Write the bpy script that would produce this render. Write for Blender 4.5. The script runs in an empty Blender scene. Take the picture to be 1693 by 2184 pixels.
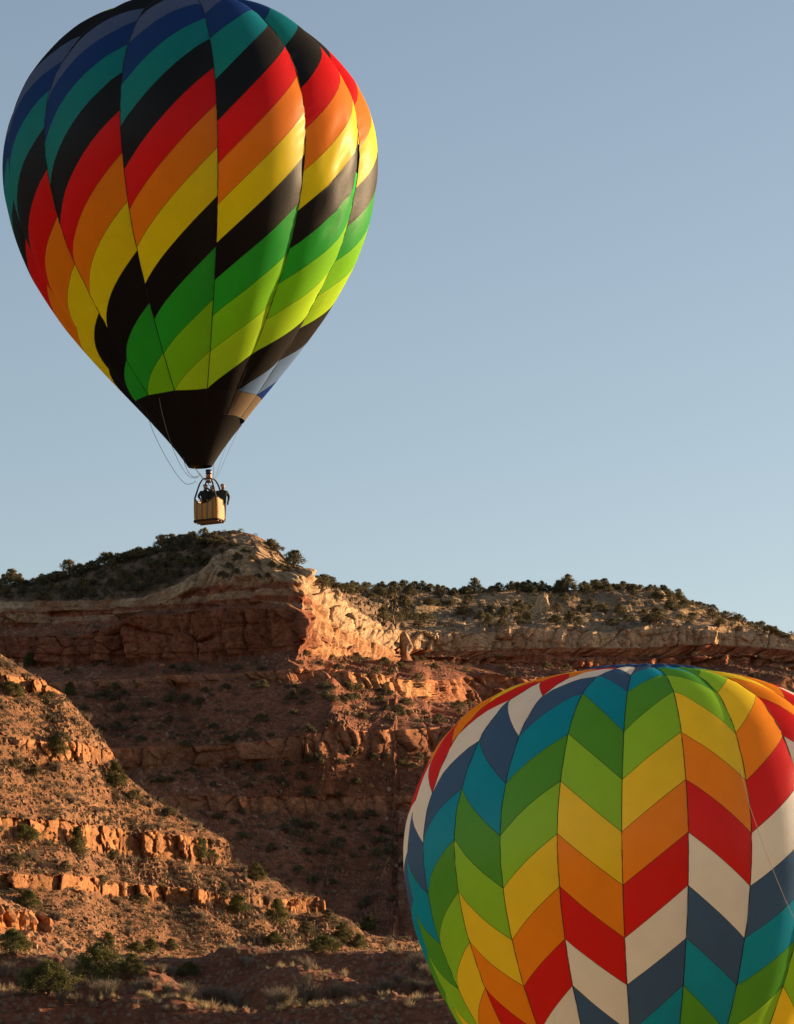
import bpy, bmesh, math, random
import numpy as np
from mathutils import Vector, Matrix, noise as mnoise

random.seed(7)
rng = np.random.default_rng(7)
scene = bpy.context.scene
C = scene.collection

# ------------------------------------------------------------------ camera, sky, sun, exposure
F_PX = 3600.0
PITCH = math.atan2(588.0, F_PX)
EYE = 1.7
cam_data = bpy.data.cameras.new('camera')
cam = bpy.data.objects.new('camera', cam_data)
C.objects.link(cam)
cam.location = (0, 0, EYE)
cam.rotation_euler = (math.pi / 2 + PITCH, 0, 0)
cam_data.sensor_fit = 'HORIZONTAL'
cam_data.sensor_width = 24.0
cam_data.lens = F_PX / 794.0 * 24.0
cam_data.clip_start = 0.5
cam_data.clip_end = 20000
scene.camera = cam

SUN_AZ = math.radians(62)      # clockwise from +Y (view direction) towards +X
SUN_EL = math.radians(10.5)
world = bpy.data.worlds.new('World')
scene.world = world
world.use_nodes = True
wn = world.node_tree
bg = wn.nodes['Background']
sky = wn.nodes.new('ShaderNodeTexSky')
sky.sky_type = 'NISHITA'
sky.sun_disc = False
sky.sun_elevation = SUN_EL
sky.sun_rotation = SUN_AZ
sky.altitude = 1500
sky.air_density = 1.0
sky.dust_density = 2.0
sky.ozone_density = 0.8
hsv = wn.nodes.new('ShaderNodeHueSaturation')
hsv.inputs['Saturation'].default_value = 0.82
wn.links.new(sky.outputs['Color'], hsv.inputs['Color'])
wn.links.new(hsv.outputs['Color'], bg.inputs['Color'])
bg.inputs['Strength'].default_value = 0.056

sun_data = bpy.data.lights.new('sun', 'SUN')
sun_data.energy = 5.0
sun_data.angle = math.radians(0.53)
sun_data.color = (1.0, 0.70, 0.40)
sun = bpy.data.objects.new('sun', sun_data)
C.objects.link(sun)
SDIR = Vector((math.cos(SUN_EL) * math.sin(SUN_AZ), math.cos(SUN_EL) * math.cos(SUN_AZ), math.sin(SUN_EL)))
sun.rotation_euler = SDIR.to_track_quat('Z', 'Y').to_euler()

scene.view_settings.view_transform = 'Standard'
scene.view_settings.look = 'None'
scene.view_settings.exposure = 1.42
scene.view_settings.gamma = 1.0
scene.view_settings.use_curve_mapping = False
scene.render.engine = 'CYCLES'
scene.cycles.max_bounces = 12
scene.cycles.diffuse_bounces = 8
scene.cycles.transmission_bounces = 8
scene.cycles.use_denoising = True

# ------------------------------------------------------------------ projection helpers (1693-wide layout units)
S = 794.0 / 1693.0


def at(dx, dy, d):
    dx = np.asarray(dx, float); dy = np.asarray(dy, float); d = np.asarray(d, float)
    u = (dx * S - 397) / F_PX
    v = (512 - dy * S) / F_PX
    y = math.cos(PITCH) - math.sin(PITCH) * v
    z = math.sin(PITCH) + math.cos(PITCH) * v
    k = d / y
    return np.stack([u * k, d + 0 * k, EYE + z * k], -1)


def proj(p):
    x, y, z = p[..., 0], p[..., 1], p[..., 2] - EYE
    zc = y * math.cos(PITCH) + z * math.sin(PITCH)
    yc = -y * math.sin(PITCH) + z * math.cos(PITCH)
    return 397 + F_PX * x / zc, 512 - F_PX * yc / zc


# ------------------------------------------------------------------ noise
def hsh(ix, iy, seed):
    h = (ix.astype(np.int64) * 374761393 + iy.astype(np.int64) * 668265263 + int(seed) * 2147483647 + 144665) & 0xffffffff
    h = ((h ^ (h >> 13)) * 1274126177) & 0xffffffff
    h = ((h ^ (h >> 16)) * 2246822519) & 0xffffffff
    h = h ^ (h >> 15)
    return (h & 0xffffff) / float(0x1000000)


def vn(x, y, seed=0):
    ix = np.floor(x).astype(np.int64); iy = np.floor(y).astype(np.int64)
    fx = x - ix; fy = y - iy
    fx = fx * fx * (3 - 2 * fx); fy = fy * fy * (3 - 2 * fy)
    a = hsh(ix, iy, seed); b = hsh(ix + 1, iy, seed); c = hsh(ix, iy + 1, seed); d = hsh(ix + 1, iy + 1, seed)
    return (a + (b - a) * fx) * (1 - fy) + (c + (d - c) * fx) * fy


def fbm(x, y, seed=0, oct=4, gain=0.5):
    s = np.zeros_like(x); a = 1.0; t = 0
    for o in range(oct):
        s += a * (vn(x * 2 ** o + 17.3 * o, y * 2 ** o - 9.1 * o, seed + o) - 0.5); t += a; a *= gain
    return s / t * 2


def worley(x, y, seed=0, jit=0.9, local=False):
    ix = np.floor(x).astype(np.int64); iy = np.floor(y).astype(np.int64)
    f1 = np.full(x.shape, 9.0); f2 = np.full(x.shape, 9.0); idv = np.zeros(x.shape); rx = np.zeros(x.shape)
    for ox in (-1, 0, 1):
        for oy in (-1, 0, 1):
            cx = ix + ox; cy = iy + oy
            px = cx + 0.5 + (hsh(cx, cy, seed) - 0.5) * jit
            py = cy + 0.5 + (hsh(cx, cy, seed + 91) - 0.5) * jit
            d = np.hypot(px - x, py - y)
            n = d < f1
            f2 = np.where(n, f1, np.minimum(f2, d))
            idv = np.where(n, hsh(cx, cy, seed + 37), idv)
            if local: rx = np.where(n, x - px, rx)
            f1 = np.where(n, d, f1)
    return (f1, f2, idv, rx) if local else (f1, f2, idv)


def sstep(a, b, x):
    t = np.clip((x - a) / (b - a), 0, 1)
    return t * t * (3 - 2 * t)


def smooth1(a, n):
    if n < 1: return a
    k = np.hanning(2 * n + 3)[1:-1]; k /= k.sum()
    return np.convolve(np.pad(a, n, 'edge'), k, 'valid')


# ------------------------------------------------------------------ mesh helpers
def mesh_np(name, verts, faces, smooth=False):
    verts = np.asarray(verts, np.float32).reshape(-1, 3)
    faces = np.asarray(faces, np.int32)
    m = bpy.data.meshes.new(name)
    m.vertices.add(len(verts)); m.vertices.foreach_set('co', verts.ravel())
    n, k = faces.shape
    m.loops.add(n * k); m.loops.foreach_set('vertex_index', faces.ravel())
    m.polygons.add(n)
    m.polygons.foreach_set('loop_start', np.arange(0, n * k, k, dtype=np.int32))
    m.polygons.foreach_set('loop_total', np.full(n, k, np.int32))
    if smooth: m.polygons.foreach_set('use_smooth', np.ones(n, bool))
    m.update(calc_edges=True)
    return m


def color_attr(m, col):
    a = m.color_attributes.new('Col', 'FLOAT_COLOR', 'POINT')
    c = np.ones((len(col), 4), np.float32); c[:, :3] = col
    a.data.foreach_set('color', c.ravel())


def grid_faces(nr, nc, wrap=False):
    r = np.arange(nr - 1)[:, None]; c = np.arange(nc if wrap else nc - 1)[None, :]
    c1 = (c + 1) % nc
    return np.stack([r * nc + c, (r + 1) * nc + c, (r + 1) * nc + c1, r * nc + c1], -1).reshape(-1, 4)


def obj(name, mesh, mat=None, parent=None, **tags):
    o = bpy.data.objects.new(name, mesh)
    C.objects.link(o)
    if mat is not None and mesh is not None and not mesh.materials: mesh.materials.append(mat)
    if parent is not None: o.parent = parent
    for k, v in tags.items(): o[k] = v
    return o


def tube(pts, rad, n=6, cap=True):
    """swept tube, returns verts, quads"""
    pts = np.asarray(pts, float); k = len(pts)
    rad = np.broadcast_to(np.asarray(rad, float), (k,))
    T = np.gradient(pts, axis=0); T /= np.linalg.norm(T, axis=1)[:, None] + 1e-9
    ref = np.array([0, 0, 1.0]) if abs(T[:, 2]).mean() < .8 else np.array([1.0, 0, 0])
    A = np.cross(T, ref); A /= np.linalg.norm(A, axis=1)[:, None] + 1e-9
    B = np.cross(T, A)
    th = np.linspace(0, 2 * math.pi, n, endpoint=False)
    V = pts[:, None] + rad[:, None, None] * (np.cos(th)[None, :, None] * A[:, None] + np.sin(th)[None, :, None] * B[:, None])
    V = V.reshape(-1, 3); Fq = grid_faces(k, n, True)
    if cap:
        V = np.vstack([V, pts[:1], pts[-1:]])
        a, b = k * n, k * n + 1
        i = np.arange(n); j = (i + 1) % n
        Fq = np.vstack([Fq, np.stack([i, j, np.full(n, a), np.full(n, a)], -1)[:, [0, 1, 2, 2]] * 1,
                        np.stack([(k - 1) * n + j, (k - 1) * n + i, np.full(n, b), np.full(n, b)], -1)])
    return V, Fq


def clean_mesh(name, V, Fq, smooth=True):
    """tolerates quads with a repeated corner"""
    m = bpy.data.meshes.new(name)
    fl = []
    for f in np.asarray(Fq).tolist():
        g = []
        for i in f:
            if i not in g: g.append(i)
        if len(g) >= 3: fl.append(g)
    m.from_pydata(np.asarray(V).tolist(), [], fl)
    if smooth: m.polygons.foreach_set('use_smooth', [True] * len(m.polygons))
    m.update()
    return m


class MB:
    def __init__(self): self.v = []; self.f = []; self.n = 0
    def add(self, V, Fq):
        V = np.asarray(V, float); self.v.append(V); self.f += [[int(i) + self.n for i in f] for f in Fq]; self.n += len(V)
        return self
    def tube(self, pts, rad, n=6): return self.add(*tube(pts, rad, n))
    def box(self, c, s, rz=0.0):
        c = np.array(c); s = np.array(s) / 2
        V = np.array([[x, y, z] for x in (-1, 1) for y in (-1, 1) for z in (-1, 1)]) * s
        ca, sa = math.cos(rz), math.sin(rz)
        V = np.stack([V[:, 0] * ca - V[:, 1] * sa, V[:, 0] * sa + V[:, 1] * ca, V[:, 2]], -1) + c
        return self.add(V, [[0, 1, 3, 2], [4, 6, 7, 5], [0, 4, 5, 1], [2, 3, 7, 6], [0, 2, 6, 4], [1, 5, 7, 3]])
    def mesh(self, name, smooth=True): return clean_mesh(name, np.vstack(self.v), self.f, smooth)


# ------------------------------------------------------------------ materials
def new_mat(name):
    m = bpy.data.materials.new(name); m.use_nodes = True
    nt = m.node_tree
    b = nt.nodes['Principled BSDF']
    return m, nt, b


def nd(nt, t, **kw):
    n = nt.nodes.new(t)
    for k, v in kw.items(): setattr(n, k, v)
    return n


def mixcol(nt, a, b, fac, mode='MIX'):
    n = nd(nt, 'ShaderNodeMix', data_type='RGBA', blend_type=mode)
    for sock, val in ((n.inputs[0], fac), (n.inputs[6], a), (n.inputs[7], b)):
        if hasattr(val, 'is_linked') or isinstance(val, bpy.types.NodeSocket): nt.links.new(val, sock)
        elif isinstance(val, (int, float)): sock.default_value = val
        else: sock.default_value = (*val, 1)
    return n.outputs[2]


def ramp(nt, x, p0, p1, v0=0.0, v1=1.0):
    n = nd(nt, 'ShaderNodeMapRange'); n.inputs[1].default_value = p0; n.inputs[2].default_value = p1
    n.inputs[3].default_value = v0; n.inputs[4].default_value = v1
    nt.links.new(x, n.inputs[0]); return n.outputs[0]


def noise_tex(nt, co, scale, detail=4, rough=0.6):
    n = nd(nt, 'ShaderNodeTexNoise'); n.inputs['Scale'].default_value = scale
    n.inputs['Detail'].default_value = detail; n.inputs['Roughness'].default_value = rough
    nt.links.new(co, n.inputs['Vector']); return n.outputs['Fac']


def mat_terrain(name, grain=1.0, bump=0.25):
    m, nt, b = new_mat(name)
    at_ = nd(nt, 'ShaderNodeAttribute', attribute_name='Col')
    co = nd(nt, 'ShaderNodeTexCoord').outputs['Object']
    n1 = noise_tex(nt, co, 0.9 * grain, 5, 0.65)
    n2 = noise_tex(nt, co, 3.2 * grain, 4, 0.7)
    c = mixcol(nt, at_.outputs['Color'], (0.55, 0.5, 0.45), 1.0, 'MULTIPLY')
    c = mixcol(nt, c, at_.outputs['Color'], ramp(nt, n1, 0.35, 0.62))
    c2 = mixcol(nt, c, (0.62, 0.58, 0.54), 1.0, 'MULTIPLY')
    c = mixcol(nt, c2, c, ramp(nt, n2, 0.36, 0.55))
    c3 = mixcol(nt, c, (1.28, 1.24, 1.18), 1.0, 'MULTIPLY')
    c = mixcol(nt, c, c3, ramp(nt, n2, 0.56, 0.72))
    nt.links.new(c, b.inputs['Base Color'])
    b.inputs['Roughness'].default_value = 0.95
    b.inputs['Specular IOR Level'].default_value = 0.15
    bp = nd(nt, 'ShaderNodeBump'); bp.inputs['Strength'].default_value = 0.8; bp.inputs['Distance'].default_value = bump
    nt.links.new(n2, bp.inputs['Height']); nt.links.new(bp.outputs[0], b.inputs['Normal'])
    return m


def mat_rock(name, colA, colB, scale=2.0):
    m, nt, b = new_mat(name)
    co = nd(nt, 'ShaderNodeTexCoord').outputs['Object']
    oi = nd(nt, 'ShaderNodeObjectInfo')
    n = noise_tex(nt, co, scale, 5, 0.65)
    c = mixcol(nt, colA, colB, ramp(nt, n, 0.35, 0.65))
    d = mixcol(nt, c, (0.62, 0.55, 0.5), 1.0, 'MULTIPLY')
    c = mixcol(nt, d, c, oi.outputs['Random'])
    nt.links.new(c, b.inputs['Base Color']); b.inputs['Roughness'].default_value = 0.95
    b.inputs['Specular IOR Level'].default_value = 0.15
    bp = nd(nt, 'ShaderNodeBump'); bp.inputs['Strength'].default_value = 0.7; bp.inputs['Distance'].default_value = 0.15
    nt.links.new(n, bp.inputs['Height']); nt.links.new(bp.outputs[0], b.inputs['Normal'])
    return m


def mat_leaf(name, colA, colB, trans=0.25):
    m, nt, b = new_mat(name)
    geo = nd(nt, 'ShaderNodeNewGeometry')
    oi = nd(nt, 'ShaderNodeObjectInfo')
    r = geo.outputs['Random Per Island']
    c = mixcol(nt, colA, colB, r)
    c2 = mixcol(nt, c, (0.72, 0.70, 0.72), 1.0, 'MULTIPLY')
    c = mixcol(nt, c2, c, oi.outputs['Random'])
    nt.links.new(c, b.inputs['Base Color']); b.inputs['Roughness'].default_value = 0.8
    b.inputs['Specular IOR Level'].default_value = 0.2
    tr = nd(nt, 'ShaderNodeBsdfTranslucent'); nt.links.new(c, tr.inputs['Color'])
    mx = nd(nt, 'ShaderNodeMixShader'); mx.inputs[0].default_value = trans
    nt.links.new(b.outputs[0], mx.inputs[1]); nt.links.new(tr.outputs[0], mx.inputs[2])
    nt.links.new(mx.outputs[0], nt.nodes['Material Output'].inputs['Surface'])
    return m


def mat_plain(name, col, rough=0.7, metal=0.0, nscale=None, var=0.7):
    m, nt, b = new_mat(name)
    b.inputs['Roughness'].default_value = rough; b.inputs['Metallic'].default_value = metal
    if nscale:
        co = nd(nt, 'ShaderNodeTexCoord').outputs['Object']
        n = noise_tex(nt, co, nscale)
        c = mixcol(nt, tuple(x * var for x in col), col, ramp(nt, n, 0.35, 0.65))
        nt.links.new(c, b.inputs['Base Color'])
    else:
        b.inputs['Base Color'].default_value = (*col, 1)
    return m


def mat_fabric(name, col, trans=0.30, gloss=0.06, rough=0.38):
    """coated nylon: diffuse + light passing through + a soft sheen; dark stitched seam at the panel edge"""
    m, nt, b = new_mat(name)
    nt.nodes.remove(b)
    uv = nd(nt, 'ShaderNodeUVMap', uv_map='edge')
    sp = nd(nt, 'ShaderNodeSeparateXYZ'); nt.links.new(uv.outputs[0], sp.inputs[0])
    mn = nd(nt, 'ShaderNodeMath', operation='MINIMUM')
    nt.links.new(sp.outputs[0], mn.inputs[0]); nt.links.new(sp.outputs[1], mn.inputs[1])
    seam = ramp(nt, mn.outputs[0], 0.010, 0.022, 0.72, 0.0)
    co = nd(nt, 'ShaderNodeTexCoord').outputs['Object']
    n = noise_tex(nt, co, 1.1, 4)
    base = mixcol(nt, tuple(x * 0.95 for x in col), col, ramp(nt, n, 0.35, 0.62))
    c = mixcol(nt, base, (0.012, 0.011, 0.010), seam)
    nw = noise_tex(nt, co, 5.5, 3)
    bp = nd(nt, 'ShaderNodeBump'); bp.inputs['Strength'].default_value = 0.12; bp.inputs['Distance'].default_value = 0.05
    nt.links.new(nw, bp.inputs['Height'])
    df = nd(nt, 'ShaderNodeBsdfDiffuse'); nt.links.new(c, df.inputs[0]); nt.links.new(bp.outputs[0], df.inputs['Normal'])
    tr = nd(nt, 'ShaderNodeBsdfTranslucent'); nt.links.new(c, tr.inputs[0])
    mx = nd(nt, 'ShaderNodeMixShader'); mx.inputs[0].default_value = trans
    nt.links.new(df.outputs[0], mx.inputs[1]); nt.links.new(tr.outputs[0], mx.inputs[2])
    gl = nd(nt, 'ShaderNodeBsdfGlossy'); gl.inputs['Roughness'].default_value = rough
    gl.inputs['Color'].default_value = (1, 1, 1, 1); nt.links.new(bp.outputs[0], gl.inputs['Normal'])
    fr = nd(nt, 'ShaderNodeLayerWeight'); fr.inputs['Blend'].default_value = 0.25
    fa = ramp(nt, fr.outputs['Facing'], 0.0, 1.0, gloss, gloss * 2.2)
    m2 = nd(nt, 'ShaderNodeMixShader'); nt.links.new(fa, m2.inputs[0])
    nt.links.new(mx.outputs[0], m2.inputs[1]); nt.links.new(gl.outputs[0], m2.inputs[2])
    nt.links.new(m2.outputs[0], nt.nodes['Material Output'].inputs['Surface'])
    return m


M_MESA = mat_terrain('sandstone_mesa', 1.0, 0.25)
M_SPUR = mat_terrain('sandstone_spur', 1.6, 0.16)
M_EARTH = mat_terrain('red_earth', 3.2, 0.07)
M_BLOCK = mat_rock('sandstone_block', (0.45, 0.21, 0.092), (0.32, 0.14, 0.062), 1.6)
M_BLOCK_PALE = mat_rock('pale_block', (0.42, 0.27, 0.165), (0.28, 0.155, 0.09), 1.6)
M_JUNIPER = mat_leaf('juniper_leaf', (0.115, 0.098, 0.046), (0.225, 0.185, 0.085))
M_JUNIPER_GREEN = mat_leaf('juniper_leaf_green', (0.095, 0.097, 0.03), (0.20, 0.18, 0.055))
M_BARK = mat_plain('juniper_bark', (0.13, 0.095, 0.07), 0.95, 0, 6)
M_SHRUB = mat_leaf('sage_leaf', (0.10, 0.092, 0.055), (0.20, 0.165, 0.10))
M_TWIG = mat_leaf('dry_twig', (0.20, 0.155, 0.105), (0.34, 0.27, 0.19), 0.15)
M_GRASS = mat_leaf('dry_grass', (0.34, 0.25, 0.13), (0.52, 0.41, 0.24), 0.3)

# ------------------------------------------------------------------ terrain: mesa
ALLV = []      # (verts, zone, sheet) for scattering


def interp_row(pts, X):
    p = np.array(pts, float)
    return np.interp(X, p[:, 0], p[:, 1]), np.interp(X, p[:, 0], p[:, 2])


def row(pts, d=None):
    out = []; last = d
    for p in pts:
        if len(p) == 3: last = p[2]
        out.append((p[0], p[1], last))
    # fill depths linearly between given ones
    idx = [i for i, p in enumerate(pts) if len(p) == 3]
    if idx:
        xs = [pts[i][0] for i in idx]; ds = [pts[i][2] for i in idx]
        out = [(p[0], p[1], float(np.interp(p[0], xs, ds))) for p in pts]
    return out


R1 = row([(-220, 1290, 735), (0, 1247, 730), (60, 1245), (130, 1228), (220, 1204), (330, 1175), (400, 1150), (440, 1138), (500, 1130, 715),
          (545, 1141), (585, 1162), (612, 1196, 705), (640, 1208, 700), (662, 1222, 705), (675, 1245, 790), (760, 1256, 840), (850, 1258, 850),
          (1000, 1260), (1100, 1258), (1230, 1258), (1330, 1250, 830), (1400, 1258), (1500, 1293, 815), (1600, 1332, 800), (1693, 1359, 790), (1900, 1420, 780)])
R2 = row([(-220, 1305, 700), (0, 1290, 698), (150, 1289, 696), (300, 1279, 692), (350, 1262, 690), (403, 1240, 690), (440, 1215, 692), (478, 1185, 695),
          (520, 1172, 697), (554, 1172, 697), (600, 1201, 696), (620, 1210, 694), (650, 1227, 690), (672, 1246, 697), (705, 1264, 712), (755, 1302, 728),
          (806, 1334, 740), (836, 1342, 748), (850, 1345, 765), (890, 1345, 765), (991, 1354, 762), (1092, 1340, 758), (1193, 1338, 756), (1293, 1350, 752),
          (1394, 1332, 748), (1495, 1336, 744), (1595, 1345, 740), (1693, 1362, 735), (1900, 1424, 728)])
R3 = row([(-220, 1325, 696), (0, 1308, 695), (150, 1303, 693), (300, 1296, 689), (350, 1285, 686), (403, 1262, 684), (478, 1240, 682), (554, 1238, 679),
          (600, 1240, 677), (625, 1245, 674), (645, 1250, 673), (668, 1288, 684), (705, 1330, 699), (755, 1355, 716), (806, 1370, 731), (836, 1385, 742),
          (850, 1388, 763), (890, 1386, 763), (991, 1388, 760), (1092, 1384, 756), (1193, 1380, 754), (1293, 1384, 750), (1394, 1380, 746), (1495, 1375, 742),
          (1595, 1376, 738), (1693, 1387, 733), (1900, 1440, 726)])
R3b = row([(-220, 1350, 694), (0, 1330, 692), (150, 1330, 690), (300, 1305, 686), (403, 1293, 681), (478, 1290, 679), (554, 1288, 676), (620, 1292, 672),
           (645, 1300, 670), (668, 1345, 679), (705, 1374, 695), (755, 1384, 713), (806, 1393, 729), (836, 1398, 740), (850, 1400, 762), (890, 1396, 762),
           (991, 1402, 759), (1193, 1400, 753), (1394, 1400, 745), (1595, 1397, 737), (1900, 1450, 725)])
R3c = row([(-220, 1362, 686), (0, 1355, 684), (150, 1358, 682), (300, 1315, 680), (403, 1303, 676), (478, 1298, 674), (554, 1296, 671), (620, 1302, 667),
           (645, 1312, 666), (668, 1352, 677), (705, 1378, 694), (755, 1388, 712), (806, 1396, 728), (836, 1401, 739), (850, 1403, 761), (890, 1399, 761),
           (991, 1405, 758), (1193, 1404, 752), (1394, 1404, 744), (1595, 1401, 736), (1900, 1453, 724)])
R4 = row([(-220, 1425, 682), (0, 1410, 681), (150, 1415, 679), (302, 1405, 677), (403, 1405, 673), (478, 1402, 671), (554, 1388, 668), (620, 1390, 664),
          (645, 1392, 663), (668, 1396, 672), (705, 1396, 690), (755, 1400, 709), (806, 1406, 726), (836, 1411, 738), (850, 1412, 758), (890, 1406, 758),
          (991, 1416, 756), (1092, 1420, 752), (1293, 1424, 746), (1495, 1420, 738), (1693, 1421, 729), (1900, 1470, 720)])
R4a = row([(-220, 1475, 660), (0, 1460, 660), (300, 1445, 660), (554, 1432, 656), (620, 1425, 655), (700, 1428, 660), (790, 1438, 668), (880, 1450, 678),
           (903, 1456, 683), (918, 1450, 722), (1000, 1445, 738), (1200, 1450, 735), (1693, 1455, 715), (1900, 1490, 708)])
R4b = row([(-220, 1490, 656), (0, 1475, 656), (300, 1460, 657), (554, 1448, 654), (620, 1448, 653), (700, 1455, 657), (790, 1468, 665), (880, 1484, 675),
           (903, 1490, 680), (920, 1495, 716), (1000, 1500, 732), (1200, 1500, 729), (1693, 1500, 710), (1900, 1525, 702)])
R5 = row([(-220, 1600, 640), (250, 1594, 638), (426, 1591, 636), (552, 1584, 634), (646, 1565, 634), (741, 1558, 638), (867, 1554, 645), (945, 1548, 652),
          (1100, 1560, 662), (1693, 1580, 665), (1900, 1590, 660)])
R6 = row([(-220, 1645, 637), (250, 1638, 635), (426, 1630, 633), (552, 1621, 631), (687, 1612, 631), (772, 1604, 636), (898, 1596, 644), (1000, 1602, 652),
          (1693, 1630, 660), (1900, 1640, 656)])
R7 = row([(-220, 1705, 627), (500, 1700, 625), (900, 1695, 638), (1900, 1710, 648)])
R7b = row([(-220, 1742, 624), (500, 1734, 622), (900, 1727, 635), (1900, 1740, 645)])
R8 = row([(-220, 1900, 600), (900, 1890, 610), (1900, 1900, 618)])
R9 = row([(-220, 2050, 578), (1900, 2050, 592)])
R10 = row([(-220, 2290, 520), (1900, 2290, 530)])
ROWS = [R1, R2, R3, R3b, R3c, R4, R4a, R4b, R5, R6, R7, R7b, R8, R9, R10]
#         veg slick band shelf cliff tal cliff tal cliff tal cliff tal tal tal
CNT = [92, 66, 32, 14, 64, 40, 26, 84, 36, 52, 22, 46, 16, 8]
VEG, SLICK, BAND, SHELF, CLIFF, TALUS = range(6)
TYP = [VEG, SLICK, BAND, SHELF, CLIFF, TALUS, CLIFF, TALUS, CLIFF, TALUS, CLIFF, TALUS, TALUS, TALUS]

# columns: denser where the wall turns away
xs = np.linspace(-220, 1900, 4000)
w = np.full(4000, 2120 / 4000 * S)
for Rr_ in (R3, R4, R4a):
    dd = np.gradient(interp_row(Rr_, xs)[1]); w += np.abs(dd) * 1.1
cw = np.cumsum(w); cw = (cw - cw[0]) / (cw[-1] - cw[0])
NC = 1150
DX = np.interp(np.linspace(0, 1, NC), cw, xs)

key = []
for r_ in ROWS:
    dy, d = interp_row(r_, DX)
    dy = smooth1(dy, 2); d = smooth1(d, 3) + np.clip(DX - 860, 0, None) * (.085 if ROWS.index(r_) <= 7 else 0)
    wob = fbm(DX / 55.0, np.full(NC, ROWS.index(r_) * 1.7), 5, 3) * 2.2
    key.append(at(DX, dy + wob * 0.5, d + (wob if ROWS.index(r_) > 0 else 0)))
back = key[0] + np.array([0, 70, -14.0])
key = [back] + key
cnt = [10] + CNT
typ = [VEG] + TYP
P = []; seg = []; frac = []
for k in range(len(key) - 1):
    n = cnt[k]; t = np.arange(n) / n
    if k == len(key) - 2: t = np.linspace(0, 1, n)
    a, b = key[k], key[k + 1]
    tt = t
    sag = np.zeros(n)
    if typ[k] == SLICK:      # rounded slickrock shoulder
        bulge = np.sin(t * math.pi) * 1.2
    else:
        bulge = np.zeros(n)
    pts = a[None] * (1 - tt[:, None, None]) + b[None] * tt[:, None, None]
    pts[:, :, 2] += bulge[:, None]
    P.append(pts); seg += [k] * n; frac += list(t)
P = np.concatenate(P, 0); seg = np.array(seg); frac = np.array(frac)
NR = len(seg)
# plan frame of every key row (arc length along the wall, outward direction), blended down the slope
arcs = []; outs = []
for k, kp in enumerate(key):
    wn_ = 8 if k <= 8 else 60
    X_ = smooth1(kp[:, 0], wn_); Y_ = smooth1(kp[:, 1], wn_)
    tx = smooth1(np.gradient(X_), wn_); ty = smooth1(np.gradient(Y_), wn_)
    if k <= 2:
        tx = smooth1(np.gradient(key[3][:, 0]), 10); ty = smooth1(np.gradient(key[3][:, 1]), 10)
    ln = np.hypot(tx, ty) + 1e-9
    outs.append(np.stack([ty / ln, -tx / ln], -1))
    arcs.append(np.cumsum(np.hypot(np.gradient(X_), np.gradient(Y_))) if k > 2 else np.cumsum(np.hypot(tx, ty)))
arcs = np.stack(arcs); outs = np.stack(outs)
fr_ = frac[:, None]
SS = arcs[seg] * (1 - fr_) + arcs[seg + 1] * fr_
OUT = outs[seg] * (1 - fr_[..., None]) + outs[seg + 1] * fr_[..., None]
ZZ = P[:, :, 2].copy()
# down-slope length
L = np.cumsum(np.r_[np.zeros((1, NC)), np.linalg.norm(np.diff(P, axis=0), axis=2)], 0)
i2, i4 = int(np.argmax(seg == 2)), int(np.argmax(seg == 6))
L = np.where((seg >= 6)[:, None], L - L[i4][None], L - L[i2][None]) + 300
W = np.zeros((6, NR, NC))
for k, t in enumerate(typ): W[t, seg == k, :] = 1
right = sstep(843, 850, DX)[None, :]
sl = W[SLICK].copy(); W[SLICK] = sl * (1 - right); W[CLIFF] += sl * right
for t in range(6):
    for _ in range(1):
        a = W[t]; a = np.pad(a, ((1, 1), (0, 0)), 'edge'); W[t] = (a[:-2] + 2 * a[1:-1] + a[2:]) / 4


def cliff_disp(s, z, seed, amp=1.0):
    s = s + 0.5 * fbm(s / 3.0, z / 3.0, seed + 3, 3); z = z + 0.4 * fbm(s / 4.0, z / 2.0, seed + 4, 2)
    f1, f2, i1, rx1 = worley(s / 7.5, z / 11, seed, local=True)
    g1, g2, j1, rx2 = worley(s / 2.7, z / 3.6, seed + 11, local=True)
    h1, h2, k1 = worley(s / 0.95, z / 0.8, seed + 23)
    d = (i1 - .5) * 2.2 - 0.9 * np.exp(-(f2 - f1) / 0.06)
    d += (j1 - .5) * 1.1 - 0.45 * np.exp(-(g2 - g1) / 0.07)
    d += (k1 - .5) * 0.34 - 0.1 * np.exp(-(h2 - h1) / 0.1)
    d -= rx1 * 7.5 * (i1 * 1.3 - .35) * .55 + rx2 * 2.7 * (j1 * 1.6 - .4) * .6
    bed = hsh(np.floor(z / 1.7 + 0.25 * fbm(s / 15, z * 0, seed + 6, 2)), np.zeros(z.shape, np.int64), seed + 8)
    d += (bed - .5) * 0.7
    return d * amp, j1, k1


def talus_disp(s, l, seed, amp=1.0, rub=1.0):
    d = fbm(s / 16, l / 26, seed, 4) * 1.5
    gul = np.abs(fbm(s / 10, l / 55, seed + 9, 3)); d += (gul - .3) * 2.6
    f1, f2, i1 = worley(s / 1.3, l / 1.1, seed + 20)
    f3, f4, i2 = worley(s / 0.62, l / 0.55, seed + 31)
    patch = sstep(-.15, .35, fbm(s / 12, l / 18, seed + 40, 3))
    b1 = np.where(i1 > 0.72, np.clip(.42 - f1, 0, 1) * 1.5, 0) * (0.25 + patch)
    b2 = np.where(i2 > 0.55, np.clip(.42 - f3, 0, 1) * 0.7, 0) * (0.4 + patch)
    return d * amp + (b1 + b2) * rub, (b1 > .12) * i1 + (b2 > .08) * (b1 <= .12) * i2 * .8


dc, cj, ck = cliff_disp(SS, ZZ, 100)
dt, rubm = talus_disp(SS, L, 200, 1.0, .75)
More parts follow.
